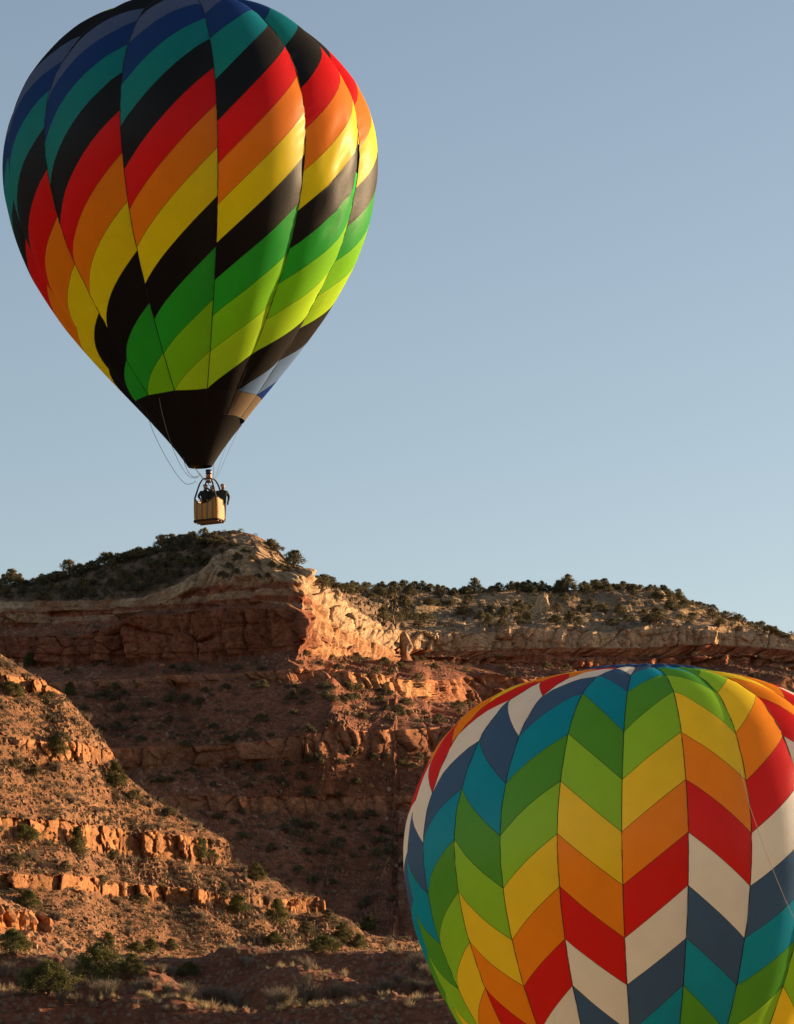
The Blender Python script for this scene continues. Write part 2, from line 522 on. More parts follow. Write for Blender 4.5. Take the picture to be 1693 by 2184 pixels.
# slickrock pillows
f1, f2, i1 = worley(SS / 4.6 + .3 * fbm(SS / 4, ZZ / 4, 61, 2), L / 3.6 + .3 * fbm(SS / 4, ZZ / 4, 62, 2), 60)
g1, g2, j1 = worley(SS / 1.8, L / 1.5, 66)
lump = sstep(630, 600, DX)[None, :]
sumw = (sstep(380, 450, DX))[None, :]
dsl = (0.7 - f1) * 3.0 * lump * (.18 + .82 * sumw) + (0.7 - f1) * 0.5 * (1 - lump) - 1.0 * np.exp(-(f2 - f1) / .08) * (0.2 + .8 * lump) * (.2 + .8 * sumw) + (j1 - .5) * .35 + fbm(SS / 5, L / 14, 70, 4) * 0.9
dg1, dg2, dgi = worley((SS + .9 * L) / 5.5 + .4 * fbm(SS / 6, L / 6, 73, 2), (L - .6 * SS) / 11, 74)
dsl += (1 - lump) * (fbm(SS / 13, L / 9, 71, 4) * 2.6 + (dgi - .5) * 1.5 - .9 * np.exp(-(dg2 - dg1) / .09))
pit = np.where(j1 > .8, np.clip(.35 - g1, 0, 1) * 1.2, 0) * (1 - lump)
dsl -= pit
dv = fbm(SS / 10, L / 10, 80, 4) * 1.2 + (i1 - .5) * np.where(i1 > .6, 1.4, 0.1) + (j1 - .5) * .5
shape_amp = np.interp(seg, [0, 1], [0.2, 1.0])
weak = np.where((seg == 7) | (seg == 11), 0.75, np.where(seg == 9, .8, 1.0))[:, None]
skyfade = np.clip((np.arange(NR) - 10) / 14.0, 0.15, 1)[:, None]
calm = 1 - .6 * (sstep(640, 652, DX) * (1 - sstep(836, 848, DX)))[None, :] * (seg <= 5)[:, None]
horiz = (W[CLIFF] + 0.8 * W[BAND]) * dc * weak * calm + W[SLICK] * dsl * 0.8 + 0.4 * (W[TALUS] + W[SHELF]) * dt
vert = 0.8 * (W[TALUS] + W[SHELF]) * dt + W[VEG] * dv * skyfade + 0.45 * W[SLICK] * dsl
rag = (sstep(600, 630, DX) * (1 - sstep(690, 730, DX)))[None, :] * ((seg >= 2) & (seg <= 6))[:, None]
P[:, :, 0] += rag * (fbm(ZZ / 4.5, SS / 9, 555, 4) * 2.6)
P[:, :, 0] += OUT[..., 0] * horiz; P[:, :, 1] += OUT[..., 1] * horiz; P[:, :, 2] += vert

# colour of the rock itself, plus sunlight painted on one bench
cream = np.array([.68, .45, .26]); red = np.array([.36, .125, .062]); orange = np.array([.56, .27, .12]); soil = np.array([.25, .155, .09])
tal = np.array([.29, .108, .056]); pale = np.array([.44, .29, .19])
col = np.zeros((NR, NC, 3))
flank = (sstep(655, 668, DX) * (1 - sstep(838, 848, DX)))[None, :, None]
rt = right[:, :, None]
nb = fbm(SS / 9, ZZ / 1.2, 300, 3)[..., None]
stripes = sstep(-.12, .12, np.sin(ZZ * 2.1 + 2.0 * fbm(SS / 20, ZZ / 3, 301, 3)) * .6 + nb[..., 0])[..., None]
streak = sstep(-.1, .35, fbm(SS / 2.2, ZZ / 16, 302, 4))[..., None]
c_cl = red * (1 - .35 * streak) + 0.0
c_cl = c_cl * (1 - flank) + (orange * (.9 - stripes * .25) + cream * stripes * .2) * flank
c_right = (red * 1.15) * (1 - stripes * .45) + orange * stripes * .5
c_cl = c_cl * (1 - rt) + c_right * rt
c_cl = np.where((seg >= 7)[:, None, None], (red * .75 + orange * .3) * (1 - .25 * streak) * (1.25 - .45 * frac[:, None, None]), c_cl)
bench_lit = (sstep(700, 760, DX) * (1 - sstep(905, 915, DX)))[None, :, None] * (seg == 7)[:, None, None]  # sunlit stretch of the bench, its light painted in as brighter orange
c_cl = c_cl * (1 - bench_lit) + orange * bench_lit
c_sl = cream * (1 - .22 * sstep(.0, .5, nb)) * (1 - 0.15 * (j1[..., None])) * (1 - .22 * streak) * (1 - .25 * (1 - lump[..., None]) * np.exp(-(dg2 - dg1) / .07)[..., None])
brk = (1 - sstep(300, 430, DX))[None, :, None] * sstep(-.25, .25, fbm(SS / 6, L / 3, 333, 3))[..., None]
c_sl = c_sl * (1 - .75 * brk) + (red * .7 + soil * .3) * .75 * brk
c_crc = (cream * (.9 + .3 * cj[..., None])) * (1 - .2 * streak)
slw = sl[:, :, None]
c_bd = red * (1 - stripes * .55) + cream * stripes * .5
c_bd = c_bd * (1 - flank) + (orange * (.75 - .2 * stripes) + cream * .3 * stripes) * flank
c_bd = c_bd * (1 - rt) + c_right * rt
rv = rubm[..., None]
c_ta = tal * (1 - .25 * nb) * (1 - np.clip(rv, 0, 1) * .8) + (tal * .4 + pale * .6) * np.clip(rv, 0, 1) * .9
c_ta = c_ta * (.85 + .3 * sstep(-.3, .4, fbm(SS / 22, L / 14, 310, 3)))[..., None]
vegp = sstep(.0, .45, fbm(SS / 9, L / 6, 320, 3))[..., None]
topw = (sstep(400, 470, DX) * (1 - sstep(640, 665, DX)))[None, :, None]
soil = soil * (1 - rt) + np.array([.36, .24, .14]) * rt
c_vg = soil * (1 - vegp) + (cream * .75) * vegp * (rt * .8 + topw * .6 + .25) + soil * vegp * (1 - (rt * .8 + topw * .6 + .25))
redcap = topw * sstep(0.25, 0.0, frac)[:, None, None] * (seg == 1)[:, None, None]
c_vg = c_vg * (1 - redcap) + (red * .7 + orange * .35) * redcap
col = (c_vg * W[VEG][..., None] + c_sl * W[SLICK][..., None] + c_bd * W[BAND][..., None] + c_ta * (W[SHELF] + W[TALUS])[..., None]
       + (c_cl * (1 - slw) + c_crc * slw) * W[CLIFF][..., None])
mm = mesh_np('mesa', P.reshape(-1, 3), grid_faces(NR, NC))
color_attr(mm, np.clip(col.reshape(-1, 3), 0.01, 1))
mesa = obj('mesa', mm, M_MESA, kind='structure', label='red sandstone mesa with cream cap rock and shaded cliff face')
zone = np.broadcast_to(np.array(typ)[seg][:, None], (NR, NC)).copy()
zone[(zone == SLICK) & (np.broadcast_to(right, zone.shape) > .5)] = CLIFF
ALLV.append((P.reshape(-1, 3), zone.ravel(), 0))


# ------------------------------------------------------------------ terrain: spurs with ledges
def spur(name, crest, d0, d1, outdir, bands, zlo, talus_deg, ncol, dz, colors, seed, label, mat, blockamp=1.0, backlen=26, weave=6.0):
    cr = np.array(crest, float)
    X = np.linspace(cr[0, 0], cr[-1, 0], ncol)
    Yp = np.interp(X, cr[:, 0], cr[:, 1])
    dep = np.interp(X, [cr[0, 0], cr[-1, 0]], [d0, d1])
    Cp = at(X, Yp, dep)
    zc = Cp[:, 2]
    zt = zc.max() + 0.01
    # dense z levels; finer inside bands
    zl = [zt]
    while zl[-1] > zlo:
        z = zl[-1]
        inb = any(b0 <= z <= b1 for b0, b1, _ in bands)
        zl.append(z - (dz if inb else dz * 0.62))
    zl = np.array(zl)
    fz = np.linspace(zlo - 1, zt + 1, 4000)
    cot = np.full(4000, 1.0)
    zn = (fz - zlo) / (zt - zlo)
    cot[:] = 1 / np.tan(np.radians(talus_deg * (0.72 + 0.34 * zn)))
    inb = np.zeros(4000)
    for b0, b1, s_ in bands:
        mk = (fz >= b0) & (fz <= b1); cot[mk] = 1 / math.tan(math.radians(s_)); inb[mk] = 1
    Fc = np.cumsum(cot) * (fz[1] - fz[0])
    an = np.radians(np.interp((X - X[0]) / (X[-1] - X[0]), np.linspace(0, 1, len(outdir)), outdir))
    an = smooth1(an, ncol // 9)
    o = (np.sin(an)[None, :], -np.cos(an)[None, :])
    tvec = np.array([math.cos(an.mean()), math.sin(an.mean())])
    nr = len(zl)
    z2 = np.minimum(zl[:, None], zc[None, :])
    s0 = Cp[:, 0] * tvec[0] + Cp[:, 1] * tvec[1]
    und = (fbm(s0 / 20, s0 * 0 + 3.3, seed + 50, 3) * 1.5)[None, :] * np.clip((zc[None, :] - z2) / 6.0, 0, 1)
    zw = z2 + und
    q = np.interp(zc, fz, Fc)[None, :] - np.interp(zw, fz, Fc)
    s = (Cp[:, 0] * tvec[0] + Cp[:, 1] * tvec[1])[None, :] + np.interp(X, X, np.sin(an - an.mean()))[None, :] * q
    # tongues: the ledges weave in and out
    wv = fbm(s / 15, z2 / 40, seed + 1, 3) * weave * np.clip(q / 9, 0, 1)
    Pn = np.zeros((nr, ncol, 3))
    qq = q + wv
    Pn[..., 0] = Cp[None, :, 0] + o[0] * qq; Pn[..., 1] = Cp[None, :, 1] + o[1] * qq; Pn[..., 2] = z2
    ib = np.interp(zw, fz, inb) * sstep(-.32, -.02, fbm(s / 11, zw / 5.0, seed + 60, 3))
    sk = s + 0.0; ll = q / 0.8 - z2
    dcl, cj_, ck_ = cliff_disp(sk * 1.8, z2 * 1.7, seed + 2, 0.60 * blockamp)
    dtl, rb = talus_disp(sk * 1.3, ll * 1.3, seed + 5, 0.6, 0.95)
    fade = np.clip(q / 3.0, 0.25, 1)
    hz = ib * dcl + (1 - ib) * dtl * .4 * fade
    vz = (1 - ib) * dtl * .8 * fade
    Pn[..., 0] += o[0] * hz; Pn[..., 1] += o[1] * hz; Pn[..., 2] += vz
    # back of the crest, falling away from the viewer
    bk = []
    for j, t in enumerate((1.0, .55, .25, .08)):
        p = Cp.copy(); p[:, 0] -= o[0][0] * backlen * t; p[:, 1] -= o[1][0] * backlen * t; p[:, 2] = np.maximum(p[:, 2] - backlen * .75 * t - .15, zlo - 2) + fbm(X / 20, X * 0 + j, seed, 3) * .4
        bk.append(p)
    Pf = np.concatenate([np.stack(bk), Pn], 0)
    nbk = len(bk)
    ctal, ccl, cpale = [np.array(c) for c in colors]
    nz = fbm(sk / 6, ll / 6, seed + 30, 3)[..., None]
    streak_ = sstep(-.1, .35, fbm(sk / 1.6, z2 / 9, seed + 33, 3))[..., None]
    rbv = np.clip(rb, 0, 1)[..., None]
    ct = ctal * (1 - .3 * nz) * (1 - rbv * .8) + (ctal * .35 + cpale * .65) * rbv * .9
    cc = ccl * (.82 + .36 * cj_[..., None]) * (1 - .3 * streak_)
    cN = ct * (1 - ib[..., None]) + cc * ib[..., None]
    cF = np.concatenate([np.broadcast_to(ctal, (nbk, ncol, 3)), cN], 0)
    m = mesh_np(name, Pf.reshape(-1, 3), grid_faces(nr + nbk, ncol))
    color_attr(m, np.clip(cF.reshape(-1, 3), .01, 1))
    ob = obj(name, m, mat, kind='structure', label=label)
    zn_ = np.full((nr + nbk, ncol), TALUS); zn_[nbk:][ib > .5] = CLIFF
    zn_[:nbk] = -1
    return ob, Pf.reshape(-1, 3), zn_.ravel(), (Cp, o, tvec, fz, Fc, zc, s[0])


def zat(dx, dy, d): return float(at(dx, dy, d)[2])


SP_D0, SP_D1 = 398.0, 452.0
SPX0, SPX1 = -260.0, 1000.0
def spd(x): return SP_D0 + (SP_D1 - SP_D0) * (x - SPX0) / (SPX1 - SPX0)
sp_bands = [
    (zat(100, 1478, spd(100)), zat(100, 1452, spd(100)), 72),
    (zat(246, 1640, spd(246)), zat(246, 1600, spd(246)), 78),
    (zat(490, 1838, spd(490)), zat(490, 1790, spd(490)), 80),
    (zat(691, 1944, spd(691)), zat(691, 1916, spd(691)), 80),
]
sp_crest = [(-260, 1240), (-100, 1335), (0, 1395), (60, 1432), (95, 1450), (103, 1464), (130, 1476), (190, 1540), (238, 1598), (247, 1604), (249, 1638), (275, 1656),
            (330, 1702), (400, 1744), (440, 1768), (482, 1790), (489, 1800), (493, 1836), (520, 1850), (560, 1864), (595, 1880), (604, 1892), (640, 1904), (684, 1916), (691, 1922),
            (695, 1943), (740, 1958), (760, 1974), (765, 1985), (800, 1994), (860, 2004), (900, 2014), (1000, 2036)]
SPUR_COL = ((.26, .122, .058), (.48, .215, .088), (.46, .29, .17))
spur_o, spv, spz, spinfo = spur('rocky_spur', sp_crest, SP_D0, SP_D1, (-6, 1, 15, 24, 28), sp_bands, 6.0, 37, 900, 0.17, SPUR_COL, 400,
                                'sunlit orange rocky spur with stepped ledges', M_SPUR)
ALLV.append((spv, spz, 1))

s2_crest = [(-260, 1790), (0, 1912), (60, 1938), (100, 1960), (110, 1968), (114, 1990), (140, 2006), (200, 2036), (300, 2066), (420, 2120), (520, 2170)]
s2_bands = [(zat(113, 1992, 300), zat(113, 1952, 300), 70)]
spur2_o, s2v, s2z, s2info = spur('rocky_knoll', s2_crest, 285.0, 312.0, (36, 36), s2_bands, 2.0, 31, 420, 0.13,
                                 ((.34, .15, .07), (.58, .22, .07), (.5, .34, .22)), 500, 'small orange rock knoll at the left edge', M_SPUR, .7, 16, 2.5)
ALLV.append((s2v, s2z, 2))

# ------------------------------------------------------------------ terrain: foreground mounds
NCm = 760
DXm = np.linspace(-260, 1950, NCm)
def prow(pts, d):
    p = np.array(pts, float); return at(DXm, smooth1(np.interp(DXm, p[:, 0], p[:, 1]), 5), np.full(NCm, float(d)))
def zrow(base, dz, d):
    p = at(DXm, np.full(NCm, 2000.0), np.full(NCm, float(d))); p[:, 2] = base[:, 2] + dz if base is not None else dz; return p
g1 = prow([(-260, 2128), (57, 2118), (82, 2111), (145, 2126), (214, 2130), (268, 2121), (362, 2121), (409, 2130), (527, 2149), (637, 2137), (732, 2124),
           (795, 2116), (858, 2108), (968, 2121), (1200, 2130), (1950, 2130)], 178)
g4 = prow([(-260, 2085), (0, 2100), (60, 2110), (112, 2113), (160, 2104), (203, 2092), (250, 2082), (284, 2076), (315, 2064), (394, 2112), (441, 2132), (500, 2104), (560, 2072), (631, 2060), (732, 2078), (763, 2097),
           (800, 2112), (860, 2082), (920, 2054), (1000, 2060), (1950, 2080)], 214)
g7 = prow([(-260, 2040), (300, 2036), (430, 2036), (466, 2018), (480, 2010), (580, 2016), (680, 2023), (770, 2020), (905, 2021), (1000, 2015), (1300, 2010), (1950, 2000)], 264)
low = np.minimum(g1[:, 2], g4[:, 2])
b0 = g1.copy(); b0[:, 2] = low
mk = [zrow(None, -8.9, 140), zrow(None, -6.0, 152), zrow(g1, -4.4, 170.2), zrow(g1, -.35, 176.6), g1, zrow(g1, -.4, 180), zrow(b0, -2.6, 187), zrow(b0, -2.4, 204.5),
      zrow(g4, -.35, 212.4), g4, zrow(g4, -.4, 216), zrow(g4, -2.6, 224), zrow(g4, -2.0, 253.5), zrow(g7, -.3, 262.4), g7, zrow(g7, .1, 268), zrow(g7, .6, 305), zrow(g7, 1.0, 345), zrow(g7, 2, 440)]
mc = [6, 22, 46, 8, 8, 14, 14, 48, 8, 8, 14, 18, 56, 8, 10, 40, 24, 14]
Pm = []
for k in range(len(mk) - 1):
    n = mc[k]; t = np.arange(n) / n if k < len(mk) - 2 else np.linspace(0, 1, n)
    Pm.append(mk[k][None] * (1 - t[:, None, None]) + mk[k + 1][None] * t[:, None, None])
Pm = np.concatenate(Pm); NRm = len(Pm)
xx, yy = Pm[..., 0], Pm[..., 1]
hN = fbm(xx / 9, yy / 12, 700, 4) * .55 + np.abs(fbm(xx / 2.6, yy / 12, 705, 3)) * .42 - .15
f1, f2, i1 = worley(xx / .8, yy / 1.1, 710)
hN += np.where(i1 > .78, np.clip(.4 - f1, 0, 1) * .5, 0)
f3, f4, i3 = worley(xx / .33, yy / .5, 713)
hN += np.where(i3 > .6, np.clip(.4 - f3, 0, 1) * .22, 0)
Pm[..., 2] += hN
cm = np.array([.235, .088, .046]) * (1 - .3 * fbm(xx / 6, yy / 9, 720, 3))[..., None]
pebble = ((i3 > .6) & (f3 < .36))[..., None] * .5
cm = cm * (1 - pebble) + np.array([.36, .24, .16]) * pebble
mmd = mesh_np('low_mounds', Pm.reshape(-1, 3), grid_faces(NRm, NCm), True)
color_attr(mmd, np.clip(cm.reshape(-1, 3), .01, 1))
obj('low_mounds', mmd, M_EARTH, kind='structure', label='dark red earth mounds in the foreground')
ALLV.append((Pm.reshape(-1, 3), np.full(NRm * NCm, SHELF), 3))

# wide ground sheet to the horizon, with the rise the viewer stands on and a low rise before the right balloon
def gax(lo, hi):
    a = np.concatenate([np.linspace(-1, 1, 90) * 160, np.sign(np.linspace(-1, 1, 60)) * (160 + 6500 * np.abs(np.linspace(-1, 1, 60)) ** 3)])
    return np.unique(a)
gx = gax(0, 0); gy = gax(0, 0) + 60
GX, GY = np.meshgrid(gx, gy)
GZ = -9.2 + fbm(GX / 40, GY / 40, 800, 3) * .5
GZ += 9.0 * np.exp(-((GX / 22) ** 2 + ((GY + 2) / 16) ** 2))
GZ += 12.2 * np.exp(-(((GX - 4) / 9) ** 2 + ((GY - 88) / 8) ** 2))
gm = mesh_np('ground', np.stack([GX, GY, GZ], -1).reshape(-1, 3), grid_faces(len(gy), len(gx)), True)
color_attr(gm, np.broadcast_to(np.array([.24, .13, .08]), (GX.size, 3)))
obj('ground', gm, M_EARTH, kind='structure', label='flat red desert ground reaching the horizon')

# ------------------------------------------------------------------ visible-surface lookup
CELL = 2.0
BX0, BY0, BW, BH = -40, -10, 440, 540
bufd = np.full(BW * BH, 1e9); bufp = np.zeros((BW * BH, 3)); bufz = np.full(BW * BH, -1); bufs = np.full(BW * BH, -1)
for V, Zn, sh in ALLV:
    px, py = proj(V)
    cx = ((px - BX0) / CELL).astype(int); cy = ((py - BY0) / CELL).astype(int)
    ok = (cx >= 0) & (cx < BW) & (cy >= 0) & (cy < BH)
    idx = cy[ok] * BW + cx[ok]; dep = V[ok, 1]; vv = V[ok]; zz = Zn[ok]
    o = np.argsort(-dep); idx = idx[o]; dep = dep[o]; vv = vv[o]; zz = zz[o]
    cur = np.full(BW * BH, 1e9); cp = np.zeros((BW * BH, 3)); cz = np.full(BW * BH, -1)
    cur[idx] = dep; cp[idx] = vv; cz[idx] = zz
    n = cur < bufd
    bufd[n] = cur[n]; bufp[n] = cp[n]; bufz[n] = cz[n]; bufs[n] = sh


def hit(dx, dy):
    px, py = dx * S, dy * S
    for rad in range(0, 5):
        best = None
        for ox in range(-rad, rad + 1):
            for oy in range(-rad, rad + 1):
                i = int((px - BX0) / CELL) + ox; j = int((py - BY0) / CELL) + oy
                if 0 <= i < BW and 0 <= j < BH and bufd[j * BW + i] < 1e8:
                    k = j * BW + i
                    if best is None or bufd[k] < bufd[best]: best = k
        if best is not None: return bufp[best], bufz[best], bufs[best]
    return None


def sample_cells(mask_fn, n, minsep_px):
    j, i = np.divmod(np.arange(BW * BH), BW)
    dx = (BX0 + (i + .5) * CELL) / S; dy = (BY0 + (j + .5) * CELL) / S
    w_ = mask_fn(dx, dy, bufz, bufs) * (bufd < 1e8)
    c = np.cumsum(w_); out = []; used = []
    if c[-1] <= 0: return out
    tries = 0
    while len(out) < n and tries < n * 12:
        tries += 1
        k = int(np.searchsorted(c, rng.random() * c[-1]))
        p = (i[k] * CELL, j[k] * CELL)
        if minsep_px and any(abs(p[0] - a[0]) < minsep_px and abs(p[1] - a[1]) < minsep_px for a in used): continue
        used.append(p); out.append((bufp[k], float(dx[k]), float(dy[k])))
    return out


# ------------------------------------------------------------------ plants
def leaf_quads(centers, size, rs, flat=0.0, aspect=0.7):
    n = len(centers)
    a = rs.normal(size=(n, 3)); a /= np.linalg.norm(a, axis=1)[:, None]
    b = rs.normal(size=(n, 3)); b -= a * (a * b).sum(1)[:, None]; b /= np.linalg.norm(b, axis=1)[:, None]
    s = size * (0.6 + 0.8 * rs.random(n))[:, None]
    V = np.stack([centers - a * s, centers + b * s * aspect * .6, centers + a * s, centers - b * s * aspect * .6], 1)
    return V.reshape(-1, 3), np.arange(4 * n).reshape(-1, 4)


def juniper(seed, near=False, tall=1.0, open_=0.0):
    """unit juniper, about 1 high; returns crown mesh, trunk mesh"""
    rs = np.random.default_rng(seed)
    mb = MB()
    lobes = []
    nl = (9 if not near else 15) + int(rs.integers(0, 4))
    mb.tube([(0, 0, -.12), (.02, .01, .12), (rs.normal() * .05, rs.normal() * .04, .45 * tall), (rs.normal() * .06, rs.normal() * .05, .78 * tall)], [.05, .042, .026, .01], 6)
    for k in range(nl):
        t = (k + .5) / nl
        z = ((.22 if not near else .13) + (.66 if not near else .76) * t) * tall
        ang = k * 2.4 + rs.random() * 1.2
        rr = (.40 * (1 - t) ** .75 + .06) * (.6 + .65 * rs.random()) / max(tall, .8)
        c = np.array([math.cos(ang) * rr, math.sin(ang) * rr, z + rs.normal() * .03])
        lobes.append((c, (.20 * (1 - .5 * t) + .05) * (.75 + .5 * rs.random())))
        mb.tube([(0, 0, z * .55), c * np.array([.55, .55, .9]), c], [.024, .016, .006], 5)
    if open_:
        for k in range(4):
            ang = rs.random() * 6.28; z = .5 + .5 * rs.random()
            e = np.array([math.cos(ang) * .42, math.sin(ang) * .42, z])
            mb.tube([(0, 0, z * .5), e * .6 + np.array([0, 0, .1]), e], [.016, .01, .003], 4)
    lobes.append((np.array([rs.normal() * .05, rs.normal() * .05, .88 * tall]), .12))
    cs = []
    per = 22 if not near else 38
    leafper = 9 if not near else 16
    for c, r in lobes:
        d = rs.normal(size=(per, 3)); d /= np.linalg.norm(d, axis=1)[:, None]
        cl = c + d * r * (rs.random(per) ** .4)[:, None] * np.array([1, 1, .72])
        for q in cl:
            cs.append(q + rs.normal(size=(leafper, 3)) * r * (.20 if not near else .15))
    cs = np.concatenate(cs)
    V, Fq = leaf_quads(cs, .041 if not near else .024, rs)
    return mesh_np('crown', V, Fq), mb.mesh('trunk')


def shrub(seed, dense=1.0, size=.06):
    rs = np.random.default_rng(seed)
    cs = []
    for k in range(int(16 * dense)):
        a = rs.random() * 6.28; r = .42 * math.sqrt(rs.random()); z = (.12 + .5 * rs.random()) * (1.1 - r)
        c = np.array([math.cos(a) * r, math.sin(a) * r, z])
        cs.append(c + rs.normal(size=(10, 3)) * np.array([.09, .09, .075]))
    V, Fq = leaf_quads(np.concatenate(cs), size, rs)
    V[:, 2] = np.maximum(V[:, 2], -.03)
    mb = MB()
    for k in range(7):
        a = rs.random() * 6.28
        mb.tube([(0, 0, -.08), (math.cos(a) * .12, math.sin(a) * .12, .2), (math.cos(a) * .3, math.sin(a) * .3, .42)], [.02, .013, .005], 4)
    return mesh_np('foliage', V, Fq), mb.mesh('stems')


def twig_shrub(seed, n=170):
    """bare grey brush: thin blades fanning up from the root"""
    rs = np.random.default_rng(seed); V = []; Fq = []
    for k in range(n):
        a = rs.random() * 6.28; sp = .12 + .55 * rs.random(); h = .55 + .45 * rs.random()
        base = np.array([math.cos(a), math.sin(a), 0]) * .08 * rs.random()
        m_ = base + np.array([math.cos(a) * sp * .45, math.sin(a) * sp * .45, h * .6])
        e = base + np.array([math.cos(a + .3) * sp, math.sin(a + .3) * sp, h]) + rs.normal(size=3) * .05
        side = np.array([-math.sin(a + rs.normal()), math.cos(a + rs.normal()), 0]) * .012
        i = len(V); V += [base - side, base + side, m_ + side, m_ - side, e]
        Fq.append([i, i + 1, i + 2, i + 3]); Fq.append([i + 3, i + 2, i + 4, i + 4])
        for _ in range(2):
            t = m_ + (e - m_) * rs.random(); u = t + rs.normal(size=3) * .11 + np.array([0, 0, .06])
            i = len(V); V += [t - side * .7, t + side * .7, u]; Fq.append([i, i + 1, i + 2, i + 2])
    return clean_mesh('twigs', np.array(V), Fq, False)


def tuft_geo(rs, n=16, h=.45, wide=1.0):
    V = []; Fq = []
    for k in range(n):
        a = rs.random() * 6.28; lean = rs.random() ** .7; sp = lean * .75 * h * wide; hh = h * (1.05 - .75 * lean ** 2) * (.75 + .4 * rs.random())
        b = np.array([math.cos(a), math.sin(a), 0]) * .16 * h * wide * rs.random()
        e = b + np.array([math.cos(a) * sp, math.sin(a) * sp, hh])
        t = rs.random() * 6.28; side = np.array([math.cos(t), math.sin(t), 0]) * .045 * h
        i = len(V); V += [b - side, b + side, e]; Fq.append([i, i + 1, i + 2])
    return np.array(V), np.array(Fq)


def put(name, parts, loc, size, rz, label, category, group, squash=1.0, wide=1.0):
    e = obj(name, None); e.location = loc; e.rotation_euler = (0, 0, rz); e.scale = (size * wide, size * wide, size * squash)
    e['label'] = label; e['category'] = category
    if group: e['group'] = group
    for nm, me, mt in parts: obj(nm, me, mt, e)
    return e


JUN = [juniper(s, False, t, o) for s, t, o in ((1, 1, 0), (2, .85, 0), (3, 1.1, 1), (4, .78, 0), (5, .95, 1), (6, 1.05, 0), (7, .7, 0))]
JUNN = [juniper(s, True, t, 0) for s, t in ((21, 1.0), (22, .8), (23, 1.15))]
SHR = [shrub(s) for s in (31, 32, 33, 34)]
SHRN = [shrub(s, 2.6, .032) for s in (35, 36, 37)]
TWG = [twig_shrub(s) for s in (41, 42, 43)]
for c_, t_ in JUN: c_.materials.append(M_JUNIPER); t_.materials.append(M_BARK)
for c_, t_ in JUNN: c_.materials.append(M_JUNIPER_GREEN); t_.materials.append(M_BARK)
for c_, t_ in SHR + SHRN: c_.materials.append(M_SHRUB); t_.materials.append(M_BARK)
for t_ in TWG: t_.materials.append(M_TWIG)


LABELQ = []
def place_words(dx, dy, cols, rows):
    c = [w for x0, w in cols if dx >= x0][-1]
    r = [w for y0, w in rows if dy >= y0][-1] if rows else ''
    return (r + ', ' if r else '') + c


def later(o, base, dx, dy, cols, rows=None): LABELQ.append((o, base, place_words(dx, dy, cols, rows), dx))


ORD = ['first', 'second', 'third', 'fourth', 'fifth', 'sixth', 'seventh', 'eighth', 'ninth', 'tenth', 'eleventh', 'twelfth', 'thirteenth', 'fourteenth', 'fifteenth', 'sixteenth', 'seventeenth', 'eighteenth', 'nineteenth', 'twentieth']
def write_labels():
    q = {}
    for o, base, pl, dx in LABELQ: q.setdefault((base, pl), []).append((dx, o))
    for (base, pl), l in q.items():
        l.sort(key=lambda t: t[0])
        for i, (dx, o) in enumerate(l):
            if len(l) == 1: o['label'] = base + ' ' + pl
            elif i == 0: o['label'] = 'leftmost ' + base + ' ' + pl
            elif i == len(l) - 1: o['label'] = 'rightmost ' + base + ' ' + pl
            else: o['label'] = ORD[min(i, 19)] + ' ' + base + ' ' + pl + ', from left'


COLS_L = [(-999, 'at left edge'), (60, 'near left edge'), (150, 'midway to the basket'), (290, 'just left of basket'), (412, 'below basket')]
COLS_R = [(-999, 'next to the summit'), (780, 'beyond the cream flank'), (920, 'left of chevron balloon crown'), (1130, 'above chevron balloon middle'), (1330, 'right of chevron balloon crown'), (1500, 'near right edge')]
COLS_T = [(-999, 'at left edge'), (150, 'left of basket'), (330, 'below basket'), (480, 'below summit'), (640, 'below prow'), (800, 'beside chevron balloon')]
ROWS_T = [(-999, 'under the cliff'), (1470, 'midway down'), (1600, 'below second ledge'), (1740, 'low down')]
COLS_S = [(-999, 'at left edge'), (100, 'left of crest nose'), (250, 'under middle crest'), (400, 'near middle nose'), (550, 'toward lower nose'), (700, 'near chevron balloon')]
ROWS_S = [(-999, 'on top slope'), (1650, 'above main ledge'), (1800, 'below main ledge'), (1920, 'on bottom slope')]


def plant_tree(p, h, label, group, near=False, k=None, sink=.06):
    v = random.choice(JUNN if near else JUN) if k is None else (JUNN if near else JUN)[k]
    return put('juniper_tree', [('crown', v[0], None), ('trunk', v[1], None)], (p[0], p[1], p[2] - h * sink), h, random.random() * 6.28, label, 'tree', group, .85 + .3 * random.random(), random.uniform(1.0, 1.35))


def plant_bush(p, h, label, group):
    v = random.choice([JUN[1], JUN[3], JUN[6], JUN[4]])
    return put('bush', [('foliage', v[0], None), ('stems', v[1], None)], (p[0], p[1], p[2] - h * .14), h, random.random() * 6.28, label, 'bush', group, .7 + .3 * random.random())


def plant_shrub(p, s, label, group, near=False):
    v = random.choice(SHRN if near else SHR)
    return put('desert_shrub', [('foliage', v[0], None), ('stems', v[1], None)], (p[0], p[1], p[2] - .05 * s), s, random.random() * 6.28, label, 'shrub', group, .7 + .4 * random.random())


def plant_twig(p, s, label, group):
    v = random.choice(TWG)
    o = obj('dry_brush', v, None); o.location = (p[0], p[1], p[2] - .03 * s); o.scale = (s, s, s * (.7 + .3 * random.random())); o.rotation_euler = (0, 0, random.random() * 6.28)
    o['label'] = label; o['category'] = 'shrub'; o['group'] = group
    return o


R1a = np.array(R1)
def sky_y(dx): return float(np.interp(dx, R1a[:, 0], R1a[:, 1]))

